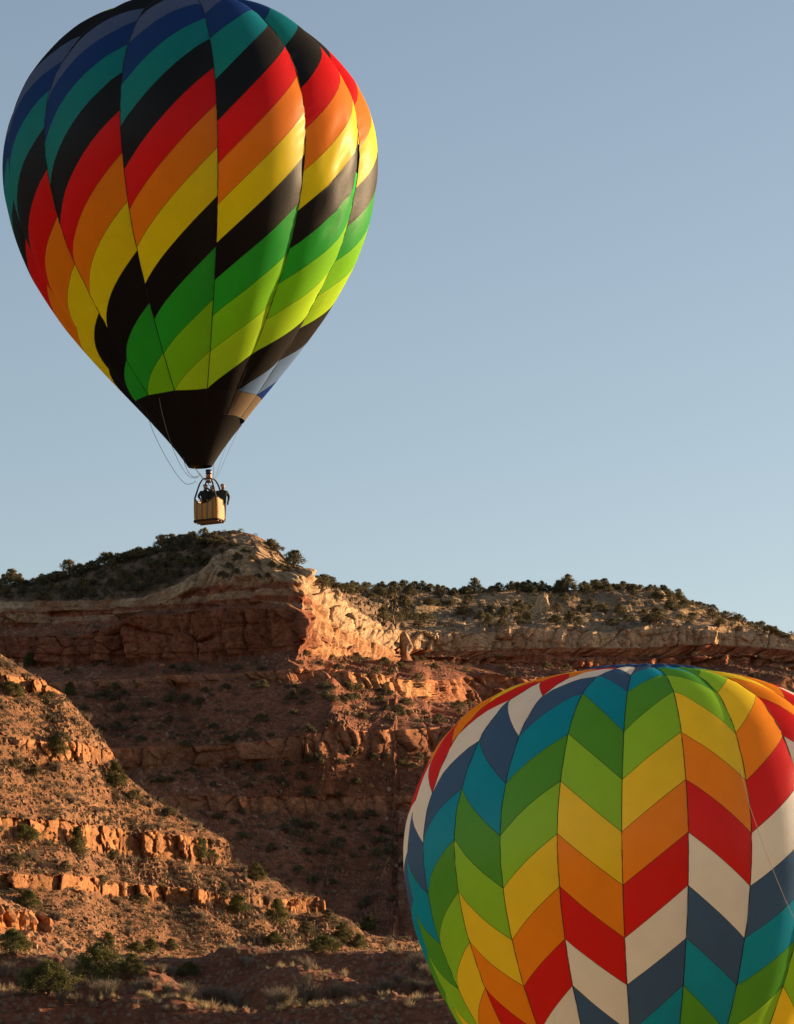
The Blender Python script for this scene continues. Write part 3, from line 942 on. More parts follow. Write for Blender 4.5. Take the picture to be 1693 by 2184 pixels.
# trees that stand up against the sky
for dx, h in ((22, 4.6), (72, 2.6), (88, 2.8), (118, 3.0), (146, 4.4), (170, 2.8), (186, 3.0), (224, 4.2), (246, 2.6), (262, 3.0), (278, 2.6), (298, 4.0), (318, 2.8), (343, 4.0),
              (366, 4.2), (384, 3.6), (398, 2.6), (418, 1.7), (446, .9), (468, 1.0), (488, 1.0), (508, 1.1), (40, 2.4), (56, 2.2), (104, 2.2), (130, 2.4), (204, 2.6), (234, 2.2), (330, 2.6), (355, 2.5), (406, 2.2), (432, 1.0), (456, .8)):
    p = hit(dx, sky_y(dx) + 3)[0]
    later(plant_tree(p, h * .78, '', 'junipers on the left ridge skyline'), 'dark skyline juniper on the left ridge', dx, 0, COLS_L)
for dx, h in ((576, 2.0), (592, 2.2), (631, 3.6)):
    p = hit(dx, sky_y(dx) + 3)[0]
    lab = 'lone juniper on the shoulder just right of the rocky summit' if dx == 631 else ('upper' if dx == 576 else 'lower') + ' small juniper on the right slope of the rocky summit'
    plant_tree(p, h, lab, None if dx == 631 else 'small junipers beside the summit', k=2 if dx == 631 else None)
x = 676.0
while x < 1690:
    sy = sky_y(x)
    p = hit(x, sy + 3)[0]
    big = 1.0
    if 1170 < x < 1215 or 1240 < x < 1275: big = 1.12
    if 940 < x < 1000 or 1350 < x < 1400: big = .8
    if x > 1440: big = .75
    h = random.choice([random.uniform(1.4, 2.4), random.uniform(1.4, 2.4), random.uniform(2.2, 3.4)]) * big
    later(plant_tree(p, h, '', 'junipers on the right mesa skyline'), 'skyline juniper on the right mesa', x, 0, COLS_R)
    x += 5 + h * random.uniform(1.6, 4.0)

# trees and brush on the slopes
def m_left(dx, dy, z, s): return (s == 0) * (z == VEG) * (dx < 455) * (dx > -15) * 1.0
for p, dx, dy in sample_cells(m_left, 62, 7):
    later(plant_tree(p, random.uniform(1.8, 3.2), '', 'junipers on the shaded left slope'), 'dark juniper under left skyline', dx, dy, COLS_L, [(-999, 'high'), (1245, 'low')])
def m_right(dx, dy, z, s): return (s == 0) * (z == VEG) * (dx > 690) * (dx < 1700) * 1.0
for p, dx, dy in sample_cells(m_right, 66, 8):
    later(plant_tree(p, random.uniform(1.8, 3.6), '', 'junipers on the right mesa slope'), 'olive juniper on slope over right cliff', dx, dy, COLS_R)
def m_sum(dx, dy, z, s): return (s == 0) * ((z == VEG) | (z == SLICK)) * (dx > 455) * (dx < 620) * 1.0
for p, dx, dy in sample_cells(m_sum, 16, 8):
    later(plant_bush(p, random.uniform(1.3, 2.2), '', 'bushes among the summit rocks'), 'small bush between the cream summit rocks', dx, dy, [(-999, 'left of centre'), (530, 'right of centre')])
def m_tal(dx, dy, z, s): return (s == 0) * ((z == TALUS) | (z == SHELF)) * (dx < 1000) * (dy > 1380) * (dx > -10) * 1.0
for p, dx, dy in sample_cells(m_tal, 130, 7):
    later(plant_bush(p, random.uniform(1.2, 2.7), '', 'bushes on the shaded talus'), 'dark bush on shaded slope', dx, dy, COLS_T, ROWS_T)
def m_lit(dx, dy, z, s): return (s == 0) * (z == TALUS) * (dx > 640) * (dx < 910) * (dy < 1500) * 1.0
for p, dx, dy in sample_cells(m_lit, 26, 7):
    later(plant_bush(p, random.uniform(1.4, 2.4), '', 'bushes on the sunlit bench'), 'bush on the sunlit bench under the cream flank', dx, dy, [(-999, 'near the prow'), (780, 'toward its end')])
def m_rt2(dx, dy, z, s): return (s == 0) * ((z == TALUS) | (z == SHELF)) * (dx > 910) * (dx < 1700) * (dy < 1600) * 1.0
for p, dx, dy in sample_cells(m_rt2, 24, 9):
    later(plant_bush(p, random.uniform(1.4, 2.6), '', 'bushes below the right cliff'), 'bush at foot of right cliff', dx, dy, [(-999, 'left of chevron balloon top'), (1200, 'right of chevron balloon top')])
def m_sp(dx, dy, z, s): return (s == 1) * (z == TALUS) * (dx > -10) * 1.0
for dx, dy, h in ((60, 1420, 3.2), (22, 1480, 3.0), (100, 1490, 1.9), (150, 1480, 3.2), (130, 1585, 2.6), (120, 1605, 3.0), (75, 1655, 2.2), (35, 1640, 2.2), (250, 1680, 3.4), (285, 1710, 2.2), (360, 1738, 2.3), (55, 1790, 3.2), (30, 1840, 2.4),
                  (165, 1820, 3.4), (240, 1835, 2.0), (425, 1830, 3.4), (455, 1845, 2.2), (550, 1880, 3.0), (140, 1860, 2.0), (220, 1890, 2.0), (60, 1935, 3.0), (345, 1905, 2.0), (300, 1925, 2.4), (480, 1920, 2.6), (510, 1945, 3.2), (590, 1968, 3.2),
                  (700, 1965, 2.4), (785, 1985, 3.4), (730, 2005, 3.0), (650, 2000, 2.4)):
    r = hit(dx, dy)
    later(plant_tree(r[0], h * .74, '', 'junipers on the rocky spur', near=h > 2.8), 'green juniper on the rocky spur', dx, dy, COLS_S, ROWS_S)
for p, dx, dy in sample_cells(m_sp, 200, 4):
    if random.random() < .55: later(plant_shrub(p, random.uniform(.7, 1.5), '', 'sage shrubs on the rocky spur'), 'low sage shrub on the spur', dx, dy, COLS_S, ROWS_S)
    else: later(plant_twig(p, random.uniform(.7, 1.4), '', 'grey brush on the rocky spur'), 'dry grey brush on the spur', dx, dy, COLS_S, ROWS_S)

# foreground trees
for dx, dy, h, lab, k in ((106, 2117, 2.05, 'broad green juniper in front, larger of the two big junipers at lower left', 1), (210, 2095, 2.3, 'tall dark juniper with open layered branches right of the broad one at lower left', 0),
                          (284, 2078, 1.3, 'small upright juniper beside grey brush on the lit mound edge', 2), (28, 2032, 2.2, 'juniper below the orange knoll at the left edge', 0),
                          (402, 2078, 1.2, 'small olive juniper alone in the dark hollow', 1), (290, 2026, 1.3, 'leftmost of the small junipers along the shelf edge', 1),
                          (322, 2026, 1.4, 'second small juniper along the shelf edge, beside the leftmost', 0), (366, 2026, 1.5, 'third small juniper along the shelf edge', 2),
                          (588, 2012, 1.7, 'bushy juniper at the shelf edge under the small lit ledge', 1), (765, 2018, 1.9, 'juniper at the shelf edge left of the chevron balloon', 0),
                          (690, 2026, 1.6, 'juniper straddling the shelf edge beside pale grass', 1), (232, 2024, 1.5, 'small juniper above the big dark one', 2)):
    plant_tree(hit(dx, dy)[0], h, lab, None, near=True, k=k, sink=.03)
for dx, dy, s, lab in ((622, 2146, 1.2, 'round green bush on the tufted crest left of the chevron balloon'), (745, 2120, 1.0, 'low olive bush on the crest, nearer the chevron balloon'),
                       (795, 2114, 1.1, 'flat green bush by the pale tufts at the foot of the chevron balloon'), (508, 2147, 1.1, 'spreading green brush on the lower crest')):
    plant_shrub(hit(dx, dy)[0], s, lab, None, True)
for dx, dy, s in ((130, 2145, 1.4), (215, 2115, 1.7), (320, 2110, 1.6), (350, 2108, 1.2), (455, 2135, 1.6), (475, 2140, 1.5), (490, 2138, 1.4), (505, 2142, 1.2), (525, 2062, 1.5), (630, 2055, 1.3), (655, 2070, 1.4), (583, 2138, 1.7),
                  (656, 2132, 2.2), (655, 2096, 1.2), (520, 2057, 1.4), (255, 2070, 2.0), (160, 2062, 1.8), (60, 2090, 1.7), (90, 2060, 1.4), (370, 2078, 1.6), (345, 2075, 1.4), (20, 2070, 1.5), (245, 2090, 1.5), (900, 2060, 2.4), (880, 2072, 1.8), (845, 2095, 1.3), (800, 2010, 1.4), (870, 2008, 1.6), (720, 2000, 1.4),
                  (400, 2128, 1.5), (290, 2118, 1.5), (440, 2136, 1.7), (468, 2139, 1.9), (596, 2142, 2.0), (610, 2142, 1.5), (645, 2138, 1.8), (670, 2134, 1.5), (700, 2130, 1.3), (720, 2126, 1.6), (820, 2113, 1.5), (830, 2112, 1.2), (875, 2111, 1.4), (900, 2114, 1.6), (230, 2126, 1.9), (205, 2128, 1.6), (330, 2120, 1.8), (355, 2120, 1.5), (145, 2080, 2.0), (240, 2078, 2.2), (262, 2074, 2.2), (170, 2092, 1.8), (10, 2085, 1.9), (50, 2098, 1.9), (40, 2020, 1.4), (130, 2030, 1.5), (910, 2085, 1.6)):
    later(plant_twig(hit(dx, dy)[0], s * .66, '', 'grey brush in the foreground'), 'grey foreground brush', dx, dy, [(-999, 'at the lower left'), (150, 'around big junipers'), (300, 'right of big junipers'), (440, 'on the middle mounds'), (600, 'by the round bush'), (780, 'beside the chevron balloon')], [(-999, 'on the shelf'), (2085, 'on the lower crest')])


# ------------------------------------------------------------------ loose rocks
def rock_mesh(seed, flat=.7, n=15):
    rs = np.random.default_rng(seed)
    bm = bmesh.new()
    p = rs.normal(size=(n, 3)); p /= (np.abs(p) ** 3).sum(1)[:, None] ** (1 / 3)
    p *= np.array([.55, .45, .45 * flat]) * (.8 + .3 * rs.random((n, 1)))
    for q in p: bm.verts.new(q)
    r = bmesh.ops.convex_hull(bm, input=bm.verts)
    junk = [g for g in r['geom_interior'] if isinstance(g, bmesh.types.BMVert)]
    bmesh.ops.delete(bm, geom=junk, context='VERTS')
    m = bpy.data.meshes.new('rock'); bm.to_mesh(m); bm.free(); return m


ROCKS = [rock_mesh(900 + i, f) for i, f in enumerate((.9, .7, 1.1, .6, .8, 1.3))]
ROCKS_P = [m.copy() for m in ROCKS]
for m in ROCKS: m.materials.append(M_BLOCK)
for m in ROCKS_P: m.materials.append(M_BLOCK_PALE)


def put_rock(name, me, p, s, parent=None, **tags):
    o = obj(name, me, None, parent, **tags)
    o.location = p; o.scale = (s * random.uniform(.8, 1.3), s * random.uniform(.8, 1.2), s * random.uniform(.8, 1.15))
    o.rotation_euler = (random.uniform(-.25, .25), random.uniform(-.25, .25), random.random() * 6.28)
    return o


# blocks standing proud in the spur's ledges: pieces of the spur
def m_blk(dx, dy, z, s): return (s == 1) * (z == CLIFF) * (dx > -10) * 1.0
for p, dx, dy in sample_cells(m_blk, 120, 3):
    s = random.uniform(.4, .95)
    o = put_rock('rock_block', random.choice(ROCKS), p + np.array([-.1, .25, 0]) * s, s, spur_o)
    o.scale.z = s * random.uniform(.9, 1.4)
def m_blk2(dx, dy, z, s): return (s == 2) * (z == CLIFF) * (dx > -10) * 1.0
for p, dx, dy in sample_cells(m_blk2, 9, 4):
    put_rock('rock_block', random.choice(ROCKS), p + np.array([-.05, .2, 0]), random.uniform(.7, 1.6), spur2_o)
# loose boulders
def m_bld(dx, dy, z, s): return (s == 1) * (z == TALUS) * (dx > -5) * 1.0
for p, dx, dy in sample_cells(m_bld, 70, 4):
    later(put_rock('boulder', random.choice(ROCKS_P if random.random() < .6 else ROCKS), p, random.uniform(.45, .95), None, category='boulder', group='boulders on the rocky spur'), 'loose boulder on the spur', dx, dy, COLS_S, ROWS_S)
def m_bld2(dx, dy, z, s): return (s == 0) * (z == TALUS) * (dx < 1000) * (dx > -5) * (dy < 1800) * 1.0
for p, dx, dy in sample_cells(m_bld2, 42, 6):
    later(put_rock('boulder', random.choice(ROCKS_P if random.random() < .5 else ROCKS), p, random.uniform(.7, 1.4), None, category='boulder', group='boulders on the mesa talus'), 'fallen boulder on shaded slope', dx, dy, COLS_T, ROWS_T)
def m_bld3(dx, dy, z, s): return (s == 2) * (z == TALUS) * (dx > -5) * (dx < 300) * 1.0
for p, dx, dy in sample_cells(m_bld3, 30, 3):
    later(put_rock('boulder', random.choice(ROCKS_P), p, random.uniform(.35, .8), None, category='boulder', group='boulders under the knoll'), 'pale boulder under the orange knoll', dx, dy, [(-999, 'at the left edge'), (60, 'below its nose'), (140, 'beyond its nose')])


def scatter_stuff(name, geos, pts, sizes, mat, **tags):
    V = []; Fq = []; n = 0
    for (p, dx, dy), s in zip(pts, sizes):
        gv, gf = geos[int(rng.integers(len(geos)))]
        a = rng.random() * 6.28; ca, sa = math.cos(a), math.sin(a)
        v = np.stack([gv[:, 0] * ca - gv[:, 1] * sa, gv[:, 0] * sa + gv[:, 1] * ca, gv[:, 2]], -1) * s + p
        V.append(v); Fq.append(gf + n); n += len(v)
    m = mesh_np(name, np.concatenate(V), np.concatenate(Fq))
    return obj(name, m, mat, **tags)


def tri_geo(me):
    bm = bmesh.new(); bm.from_mesh(me); bmesh.ops.triangulate(bm, faces=bm.faces)
    v = np.array([x.co[:] for x in bm.verts]); f = np.array([[x.index for x in g.verts] for g in bm.faces]); bm.free(); return v, f


RG = [tri_geo(m) for m in ROCKS]
def m_rub(dx, dy, z, s): return (z == TALUS) * ((s == 1) * 2.4 + (s == 0) * (dx < 1010) * .8 + (s == 2) * 1.0) + (z == SHELF) * (s == 0) * .8 + (s == 0) * (z == VEG) * .25
pts = sample_cells(m_rub, 9500, 0)
sz = np.array([p[0][1] for p in pts]) / 700.0 * (0.24 + 0.75 * rng.random(len(pts)) ** 3)
scatter_stuff('rubble', RG, pts, sz, M_BLOCK_PALE, kind='stuff', label='scattered sandstone rubble over the slopes', category='rubble')

rs_ = np.random.default_rng(77)
TG = [tuft_geo(rs_, 46, .42, 1.3) for _ in range(6)]
gpts = []
def near_row(rowpts, n, spread):
    out = []
    for _ in range(n):
        i = rng.integers(60, 560); p = rowpts[i].copy(); p[0] += rng.normal() * .2; p[1] += rng.normal() * spread
        j = np.argmin((Pm[..., 0] - p[0]) ** 2 + (Pm[..., 1] - p[1]) ** 2); q = Pm.reshape(-1, 3)[j]
        out.append((q, 0, 0))
    return out
gpts += near_row(g1, 240, .6) + near_row(g7, 170, 1.0) + near_row(g4, 80, .6)
scatter_stuff('dry_grass_tufts', TG, gpts, .4 + .8 * rng.random(len(gpts)) ** 2, M_GRASS, kind='stuff', label='pale dry grass tufts along the mound crests', category='grass')
def m_gr(dx, dy, z, s): return (s == 3) * .22 + (s == 1) * (z == TALUS) * 1.0 + (s == 2) * .8
pts = sample_cells(m_gr, 1800, 0)
scatter_stuff('sparse_grass', TG, pts, .4 + .5 * rng.random(len(pts)), M_TWIG, kind='stuff', label='sparse dry grass over the slopes', category='grass')
SG = []
for s in (51, 52, 53):
    c_, t_ = shrub(s, .55, .09); SG.append((np.array([v.co[:] for v in c_.vertices]), np.array([list(f.vertices) for f in c_.polygons])))
def m_us(dx, dy, z, s): return (s == 0) * ((z == VEG) * (3.6 - 1.6 * (dx > 440) - 1.4 * (dx > 460) * (dx < 660)) + ((z == TALUS) | (z == SHELF)) * .8 * (dx < 1700)) + (s == 1) * (z == TALUS) * 2.2
pts = sample_cells(m_us, 2700, 0)
scatter_stuff('low_scrub', SG, pts, (.8 + 1.1 * rng.random(len(pts))) * np.array([p[0][1] for p in pts]) / 720.0, M_SHRUB, kind='stuff', label='low scrub cover on the mesa slopes', category='scrub')

# pinnacle standing free at the end of the cream flank
pc = at(860, 1412, 752.0)
th = np.linspace(0, 2 * math.pi, 30, endpoint=False); tz = np.linspace(0, 1, 34)
prof = np.interp(tz, [0, .12, .25, .4, .6, .75, .88, .97, 1], [2.3, 1.7, 1.0, 1.25, 1.35, 1.0, .75, .5, .05])
TH, TZ = np.meshgrid(th, tz)
zz = pc[2] + TZ * (zat(860, 1347, 752) - pc[2])
rr = prof[:, None] * (1 + .4 * fbm(np.cos(TH) * 1.4 + 5, np.sin(TH) * 1.4 + zz / 1.7, 950, 3)) + .3 * (worley(TH * 2.2, zz / 1.2, 951)[2] - .5)
pv = np.stack([pc[0] + rr * np.cos(TH) + .5 * np.sin(TZ * 3), pc[1] + rr * np.sin(TH), zz], -1)
pm = mesh_np('rock_pinnacle', pv.reshape(-1, 3), grid_faces(34, 30, True))
pcol = np.where((TZ < .3)[..., None], np.array([.42, .19, .10]), np.array([.46, .31, .19]))
color_attr(pm, pcol.reshape(-1, 3))
obj('rock_pinnacle', pm, M_MESA, kind='structure', label='free-standing rock pinnacle beside the cream flank')


# pale outcrops standing out of the right mesa slope
def outcrop(dx, dyb, dyt, wD, label, seed):
    p, _, _ = hit(dx, dyb)
    k = S / F_PX * p[1]
    h = (dyb - dyt) * k; w = wD * k / 2
    th = np.linspace(0, 2 * math.pi, 36, endpoint=False); tz = np.linspace(-.15, 1, 26)
    TH, TZ = np.meshgrid(th, tz)
    r = w * np.interp(TZ, [-.15, 0, .3, .6, .85, .97, 1], [1.25, 1.15, 1.0, .8, .55, .25, .02])
    r = r * (1 + .35 * fbm(np.cos(TH) * 1.3 + seed, np.sin(TH) * 1.3 + TZ * 2.2, seed, 4)) + .22 * w * (worley(TH * 1.9, TZ * 5, seed)[2] - .5)
    v = np.stack([p[0] + r * np.cos(TH) + .25 * w * TZ, p[1] + .6 + r * np.sin(TH) * .9, p[2] - .2 + TZ * h], -1)
    m = mesh_np('rock_outcrop', v.reshape(-1, 3), grid_faces(26, 36, True))
    color_attr(m, np.broadcast_to(np.array([.62, .43, .25]), (26 * 36, 3)) * (.85 + .3 * rng.random((26 * 36, 1))))
    obj('rock_outcrop', m, M_MESA, kind='structure', label=label)
outcrop(1152, 1302, 1258, 34, 'pale rock outcrop on the right mesa slope', 960)
outcrop(1404, 1278, 1256, 36, 'low pale outcrop near the right mesa top', 961)
outcrop(715, 1272, 1252, 30, 'pale outcrop above the cream flank', 962)

# ------------------------------------------------------------------ balloons
def profile(Y, r, n=500):
    h = np.array(Y, float); r = np.array(r, float)
    t0 = np.r_[0, np.cumsum(np.hypot(np.diff(h), np.diff(r)))]; t0 /= t0[-1]
    t = np.linspace(0, 1, n)
    # smooth the polyline
    H = smooth1(np.interp(t, t0, h), 14); Rr = smooth1(np.interp(t, t0, r), 14)
    H[0] = h[0]; Rr[0] = 0
    t1 = np.r_[0, np.cumsum(np.hypot(np.diff(H), np.diff(Rr)))]; Ltot = t1[-1]; t1 /= t1[-1]
    return np.interp(t, t1, H), np.interp(t, t1, Rr), t, Ltot


class Envelope:
    def __init__(s, center, R, tilt, phi0, ng, H, Rr, T, L, bulge, pucker, dent=None):
        s.C = np.array(center); s.R = R; s.phi0 = phi0; s.ng = ng; s.H, s.Rr, s.T, s.L = H, Rr, T, L
        a = tilt; s.ax = np.array([-math.sin(a), 0, math.cos(a)]); s.ex = np.array([math.cos(a), 0, math.sin(a)]); s.ey = np.array([0, 1.0, 0])
        s.bulge, s.pucker, s.dent = bulge, pucker, dent
    def pt(s, g, u, v):
        """g gore, u across 0..1, v from crown 0 to mouth 1 -> point relative to the centre"""
        u = np.asarray(u, float); v = np.asarray(v, float)
        dphi = 2 * math.pi / s.ng
        phi = s.phi0 + (g + u) * dphi
        r = np.interp(v, s.T, s.Rr) * s.R; h = np.interp(v, s.T, s.H) * s.R
        dv = .002
        dr = (np.interp(v + dv, s.T, s.Rr) - np.interp(v - dv, s.T, s.Rr)); dh = (np.interp(v + dv, s.T, s.H) - np.interp(v - dv, s.T, s.H))
        l = np.hypot(dr, dh) + 1e-9; nr, nh = -dh / l, dr / l      # outward profile normal
        env = np.clip(v / .15, 0, 1) * np.clip((1.03 - v) / .25, 0, 1)
        b = s.bulge * s.R * (np.sin(np.pi * u) ** .9 - .62) * env * (.35 + .65 * r / s.R)
        e = np.minimum(u, 1 - u)
        ph = hsh(np.full(u.shape, g + 3, np.int64), (v * 60).astype(np.int64), 4) * 2
        b = b + s.pucker * np.sin(v * s.L * s.R * 7.5 + 5 * g + 3 * np.sin(v * 40)) * np.exp(-e / .07) * env * .6
        b = b + s.pucker * 1.6 * np.sin(v * 46 + 1.7 * g) * np.exp(-((e - .12) / .09) ** 2) * env
        if s.dent is not None: b = b + s.dent(g, u, v)
        rad = r + nr * b; hh = h + nh * b
        return (hh[..., None] * s.ax + (rad * np.sin(phi))[..., None] * s.ex - (rad * np.cos(phi))[..., None] * s.ey)


def panel(env, g, lo, hi, name, mat, parent, nu=11):
    """panel of gore g between boundary functions lo(u) < hi(u)"""
    u = np.linspace(0, 1, nu)
    a, b = lo(u), hi(u)
    hgt = np.maximum(b - a, 0) * env.L * env.R
    if hgt.max() < .05: return None
    nv = max(4, int(hgt.max() / .2) + 2)
    t = np.linspace(0, 1, nv)
    U = np.broadcast_to(u, (nv, nu)); V = a[None] + (b - a)[None] * t[:, None]
    Pp = env.pt(g, U, V)
    fc = grid_faces(nv, nu)
    keep = np.maximum(hgt[:-1], hgt[1:])[fc[:, 0] % nu] > 1e-4
    m = mesh_np(name, Pp.reshape(-1, 3), fc[keep], True)
    # metres to the lower / upper stitched edge
    d0 = (t[:, None] * hgt[None]).ravel(); d1 = ((1 - t)[:, None] * hgt[None]).ravel()
    uvl = m.uv_layers.new(name='edge')
    li = fc[keep].ravel()
    uvl.data.foreach_set('uv', np.stack([d0[li], d1[li]], -1).astype(np.float32).ravel())
    o = obj(name, m, mat, parent)
    return o


def tape(env, g, v0, v1, r, mat, parent, n=90):
    v = np.linspace(v0, v1, n)
    p = env.pt(g, np.zeros(n), v)
    o = obj('load_tape', clean_mesh('load_tape', *tube(p, r, 5)), mat, parent)
    return o


def uv_edge(m, val=1.0):
    l = m.uv_layers.new(name='edge'); l.data.foreach_set('uv', np.full(len(m.loops) * 2, val, np.float32))


FAB = {k: mat_fabric('nylon_' + k, c, t, g, r) for k, c, t, g, r in (
    ('teal', (.008, .24, .38), .60, .011, .42), ('black', (.010, .0082, .007), .04, .014, .5), ('soot', (.009, .0075, .006), .0, .02, .5), ('tan', (.13, .092, .058), .0, .02, .5), ('periwinkle_lit', (.13, .22, .42), .4, .012, .45), ('red', (.78, .008, .012), .60, .011, .42),  # tan and the paler blue carry painted sunlight on black and periwinkle cloth
    ('orange', (.94, .24, .010), .60, .011, .42), ('yellow', (.95, .74, .015), .60, .011, .42), ('deep_green', (.028, .44, .06), .60, .011, .42),
    ('mid_green', (.26, .70, .025), .60, .011, .42), ('lime', (.54, .88, .035), .60, .011, .42), ('periwinkle', (.075, .11, .28), .45, .028, .30), ('navy', (.012, .05, .31), .60, .011, .42))}
FB2 = {k: mat_fabric('chevron_' + k, c, t, g, r) for k, c, t, g, r in (
    ('lime', (.30, .66, .04), .60, .014, .36), ('yellow', (.95, .72, .035), .60, .014, .36), ('orange', (.95, .30, .015), .60, .014, .36), ('red', (.72, .02, .018), .60, .014, .36),
    ('white', (.88, .90, .96), .60, .014, .36), ('slate', (.06, .135, .29), .48, .014, .36), ('teal', (.006, .33, .58), .60, .014, .36), ('green', (.095, .38, .04), .60, .014, .36))}
M_TAPE = mat_plain('load_tape_black', (.012, .011, .010), .8)
M_ROPE = mat_plain('pale_rope', (.30, .24, .17), .9)
M_ROPE_D = mat_plain('dark_rope', (.03, .03, .032), .8)
M_ROPE_R = mat_plain('red_rope', (.25, .04, .05), .8)

# --- first balloon: diagonal rainbow stripes
D1 = 163.0
B1C = at(405, 344, D1); B1R = 406 * S / F_PX * D1 * 1.0
Y1 = (344 - np.array([-6, 0, 12, 34, 64, 103, 147, 192, 246, 300, 344, 393, 467, 509, 568, 622, 674, 721, 765, 826, 893.])) / 400
Y1 = np.where(Y1 < 0, Y1 * 1.055, Y1)
r1 = [0, .22, .36, .49, .615, .725, .82, .90, .96, .992, 1, .995, .957, .925, .865, .785, .70, .61, .52, .385, .235]
H1, RR1, T1, L1 = profile(Y1, r1)
def dent1(g, u, v):
    if g != 1: return 0 * u
    wv = np.exp(-((v - .56) / .085) ** 2)
    crease = -.30 * np.exp(-((u - .46 - .10 * np.sin((v - .5) * 20)) / .035) ** 2) * wv
    fold = .10 * np.sin((u * 9 - v * 34) * 2.2) * wv * np.exp(-((u - .5) / .22) ** 2)
    deep = -.35 * np.exp(-((u - .95) / .05) ** 2 - ((v - .53) / .05) ** 2)
    return crease + fold + deep
PHI1 = math.radians(11.5)          # seam right of centre; gore 0 lies to its right
env1 = Envelope(B1C, B1R, math.radians(2.4), PHI1, 12, H1, RR1, T1, L1, .050, .026, dent1)
ball1 = obj('hot_air_balloon', None, label='flying hot-air balloon with diagonal rainbow and black stripes and wicker basket', category='hot-air balloon', group='hot-air balloons')
ball1.location = B1C
def v_of_y(env, phi_g, dys, g=0):
    vs = np.linspace(0, 1, 1500); p = env.pt(g, np.full(1500, phi_g), vs) + env.C
    X, Yv = proj(p); Yv = Yv / S; i0 = int(np.argmin(Yv)); return np.interp(dys, Yv[i0:], vs[i0:])
va = [float(v) for v in v_of_y(env1, 0.0, [38, 82.5, 143, 221, 313, 417, 525, 637, 747, 829])]
vb = [float(v_of_y(env1, 0.0, [82])[0])] + [float(v) for v in v_of_y(env1, 0.0, [182, 270, 361, 447, 528, 606, 681, 755, 831], -1)]
VS = va[-1]; vb[-1] = VS
A_ = {i - 4: v for i, v in enumerate([.005, .065, .130, .197] + va)}
B_ = {i - 3: v for i, v in enumerate([.070, .150, .236] + vb + [VS])}
SEQ = ['teal', 'black', 'red', 'orange', 'yellow', 'black', 'deep_green', 'mid_green', 'lime', 'black', 'periwinkle', 'navy']
def bnd1(i):
    l, r = B_[i + 1], A_[i]
    return lambda u: l + (r - l) * u
for g in range(-6, 6):           # gore 0 is the fourth measured one
    for i in range(-5, 9):
        c = SEQ[(i + 1 + g) % 12]
        if c == 'lime' and i <= -1: c = 'black'
        if c == 'periwinkle' and i >= 6: c = 'periwinkle_lit'  # same periwinkle cloth low down, painted paler as if sunlit
        lo = bnd1(i) if i > -5 else (lambda u: 0.004 + 0 * u)
        panel(env1, g, lo, bnd1(i + 1), 'panel', FAB[c], ball1)
    panel(env1, g, lambda u: VS + 0 * u, lambda u: 1.0 + 0 * u, 'skirt_panel', FAB['tan' if g in (1, 2) else 'soot'], ball1)  # gores facing the sun painted tan, standing in for sunlit black cloth
    tape(env1, g, .01, 1.0, .020, M_TAPE, ball1)

# scoop: black cloth funnel hanging from the mouth, open on the sunward side
mouth = lambda ph, k: None
cz = float(np.interp(1, T1, H1) * B1R); cr_ = float(np.interp(1, T1, RR1) * B1R)
ns, nt_ = 73, 16
azs = np.radians(np.linspace(-180, 180, ns)); ts = np.linspace(0, 1, nt_)
AZ, TS = np.meshgrid(azs, ts)
open_t = .10 * np.exp(-((AZ - math.radians(88)) / math.radians(20)) ** 4)
TS = open_t + (1 - open_t) * TS
drop = 2.05 * B1R / 8.49
edge = np.clip(np.minimum((AZ - azs[0]), (azs[-1] - AZ)) / .5, 0, 1)
rad = cr_ * (1 - TS) + .55 * TS - .06 * np.sin(TS * math.pi)
rad = rad * (1 + .012 * (1 - TS))
hh = cz - drop * TS
tlt = env1
def b1rel(x, y, z): return np.stack([x * env1.ex[0] + z * env1.ax[0], y, x * env1.ex[2] + z * env1.ax[2]], -1)
SV = b1rel(rad * np.sin(AZ), -rad * np.cos(AZ), hh)
sm = mesh_np('scoop', SV.reshape(-1, 3), grid_faces(nt_, ns), True); uv_edge(sm)
obj('scoop', sm, FAB['soot'], ball1, label='black cloth scoop under the balloon mouth')
MB_ = MB()
ring = np.linspace(0, 2 * math.pi, 41)
MB_.tube(b1rel(cr_ * np.sin(ring), -cr_ * np.cos(ring), np.full(41, cz)), .018, 6)
obj('mouth_rim', MB_.mesh('mouth_rim'), M_TAPE, ball1)

# --- second balloon: chevrons
D2 = 127.0
B2C = at(1376, 1806, D2); B2R = 513 * S / F_PX * D2
Y2 = [.735, .735, .715, .685, .655, .565, .43, .27, .117, 0, -.122, -.31, -.41, -.56, -.695, -.825, -.94, -1.05, -1.2, -1.37]
r2 = [0, .15, .32, .45, .56, .73, .855, .935, .986, 1, .995, .957, .92, .855, .775, .69, .60, .51, .375, .225]
Y2 = np.where(np.array(Y2) < 0, np.array(Y2) * 1.04, Y2)
H2, RR2, T2, L2 = profile(Y2, r2)
PHI2 = math.radians(-9.2)
env2 = Envelope(B2C, B2R, 0.0, PHI2, 24, H2, RR2, T2, L2, .017, .017)
ball2 = obj('hot_air_balloon', None, label='low hot-air balloon with zigzag chevron panels in rainbow and white', category='hot-air balloon', group='hot-air balloons')
ball2.location = B2C
lv = v_of_y(env2, 0.0, [1475, 1556, 1666, 1783, 1895, 2010, 2110])
lv2 = v_of_y(env2, 1.0, [1490, 1565, 1658, 1765, 1880, 1990, 2090])
bm_ = {i - 1: float((a + b) / 2) if i else float(a) for i, (a, b) in enumerate(zip(lv, np.r_[lv2[0], lv2[1:]]))}
stp = (bm_[5] - bm_[1]) / 4
for k in range(6, 16): bm_[k] = bm_[k - 1] + stp
for k in range(-2, -9, -1): bm_[k] = bm_[k + 1] - stp * .96
VT, VB = .055, .965
def bnd2(l, r):
    l = bm_[l]; r = bm_[r]
    return lambda u: np.clip(l + (r - l) * u, VT, VB)
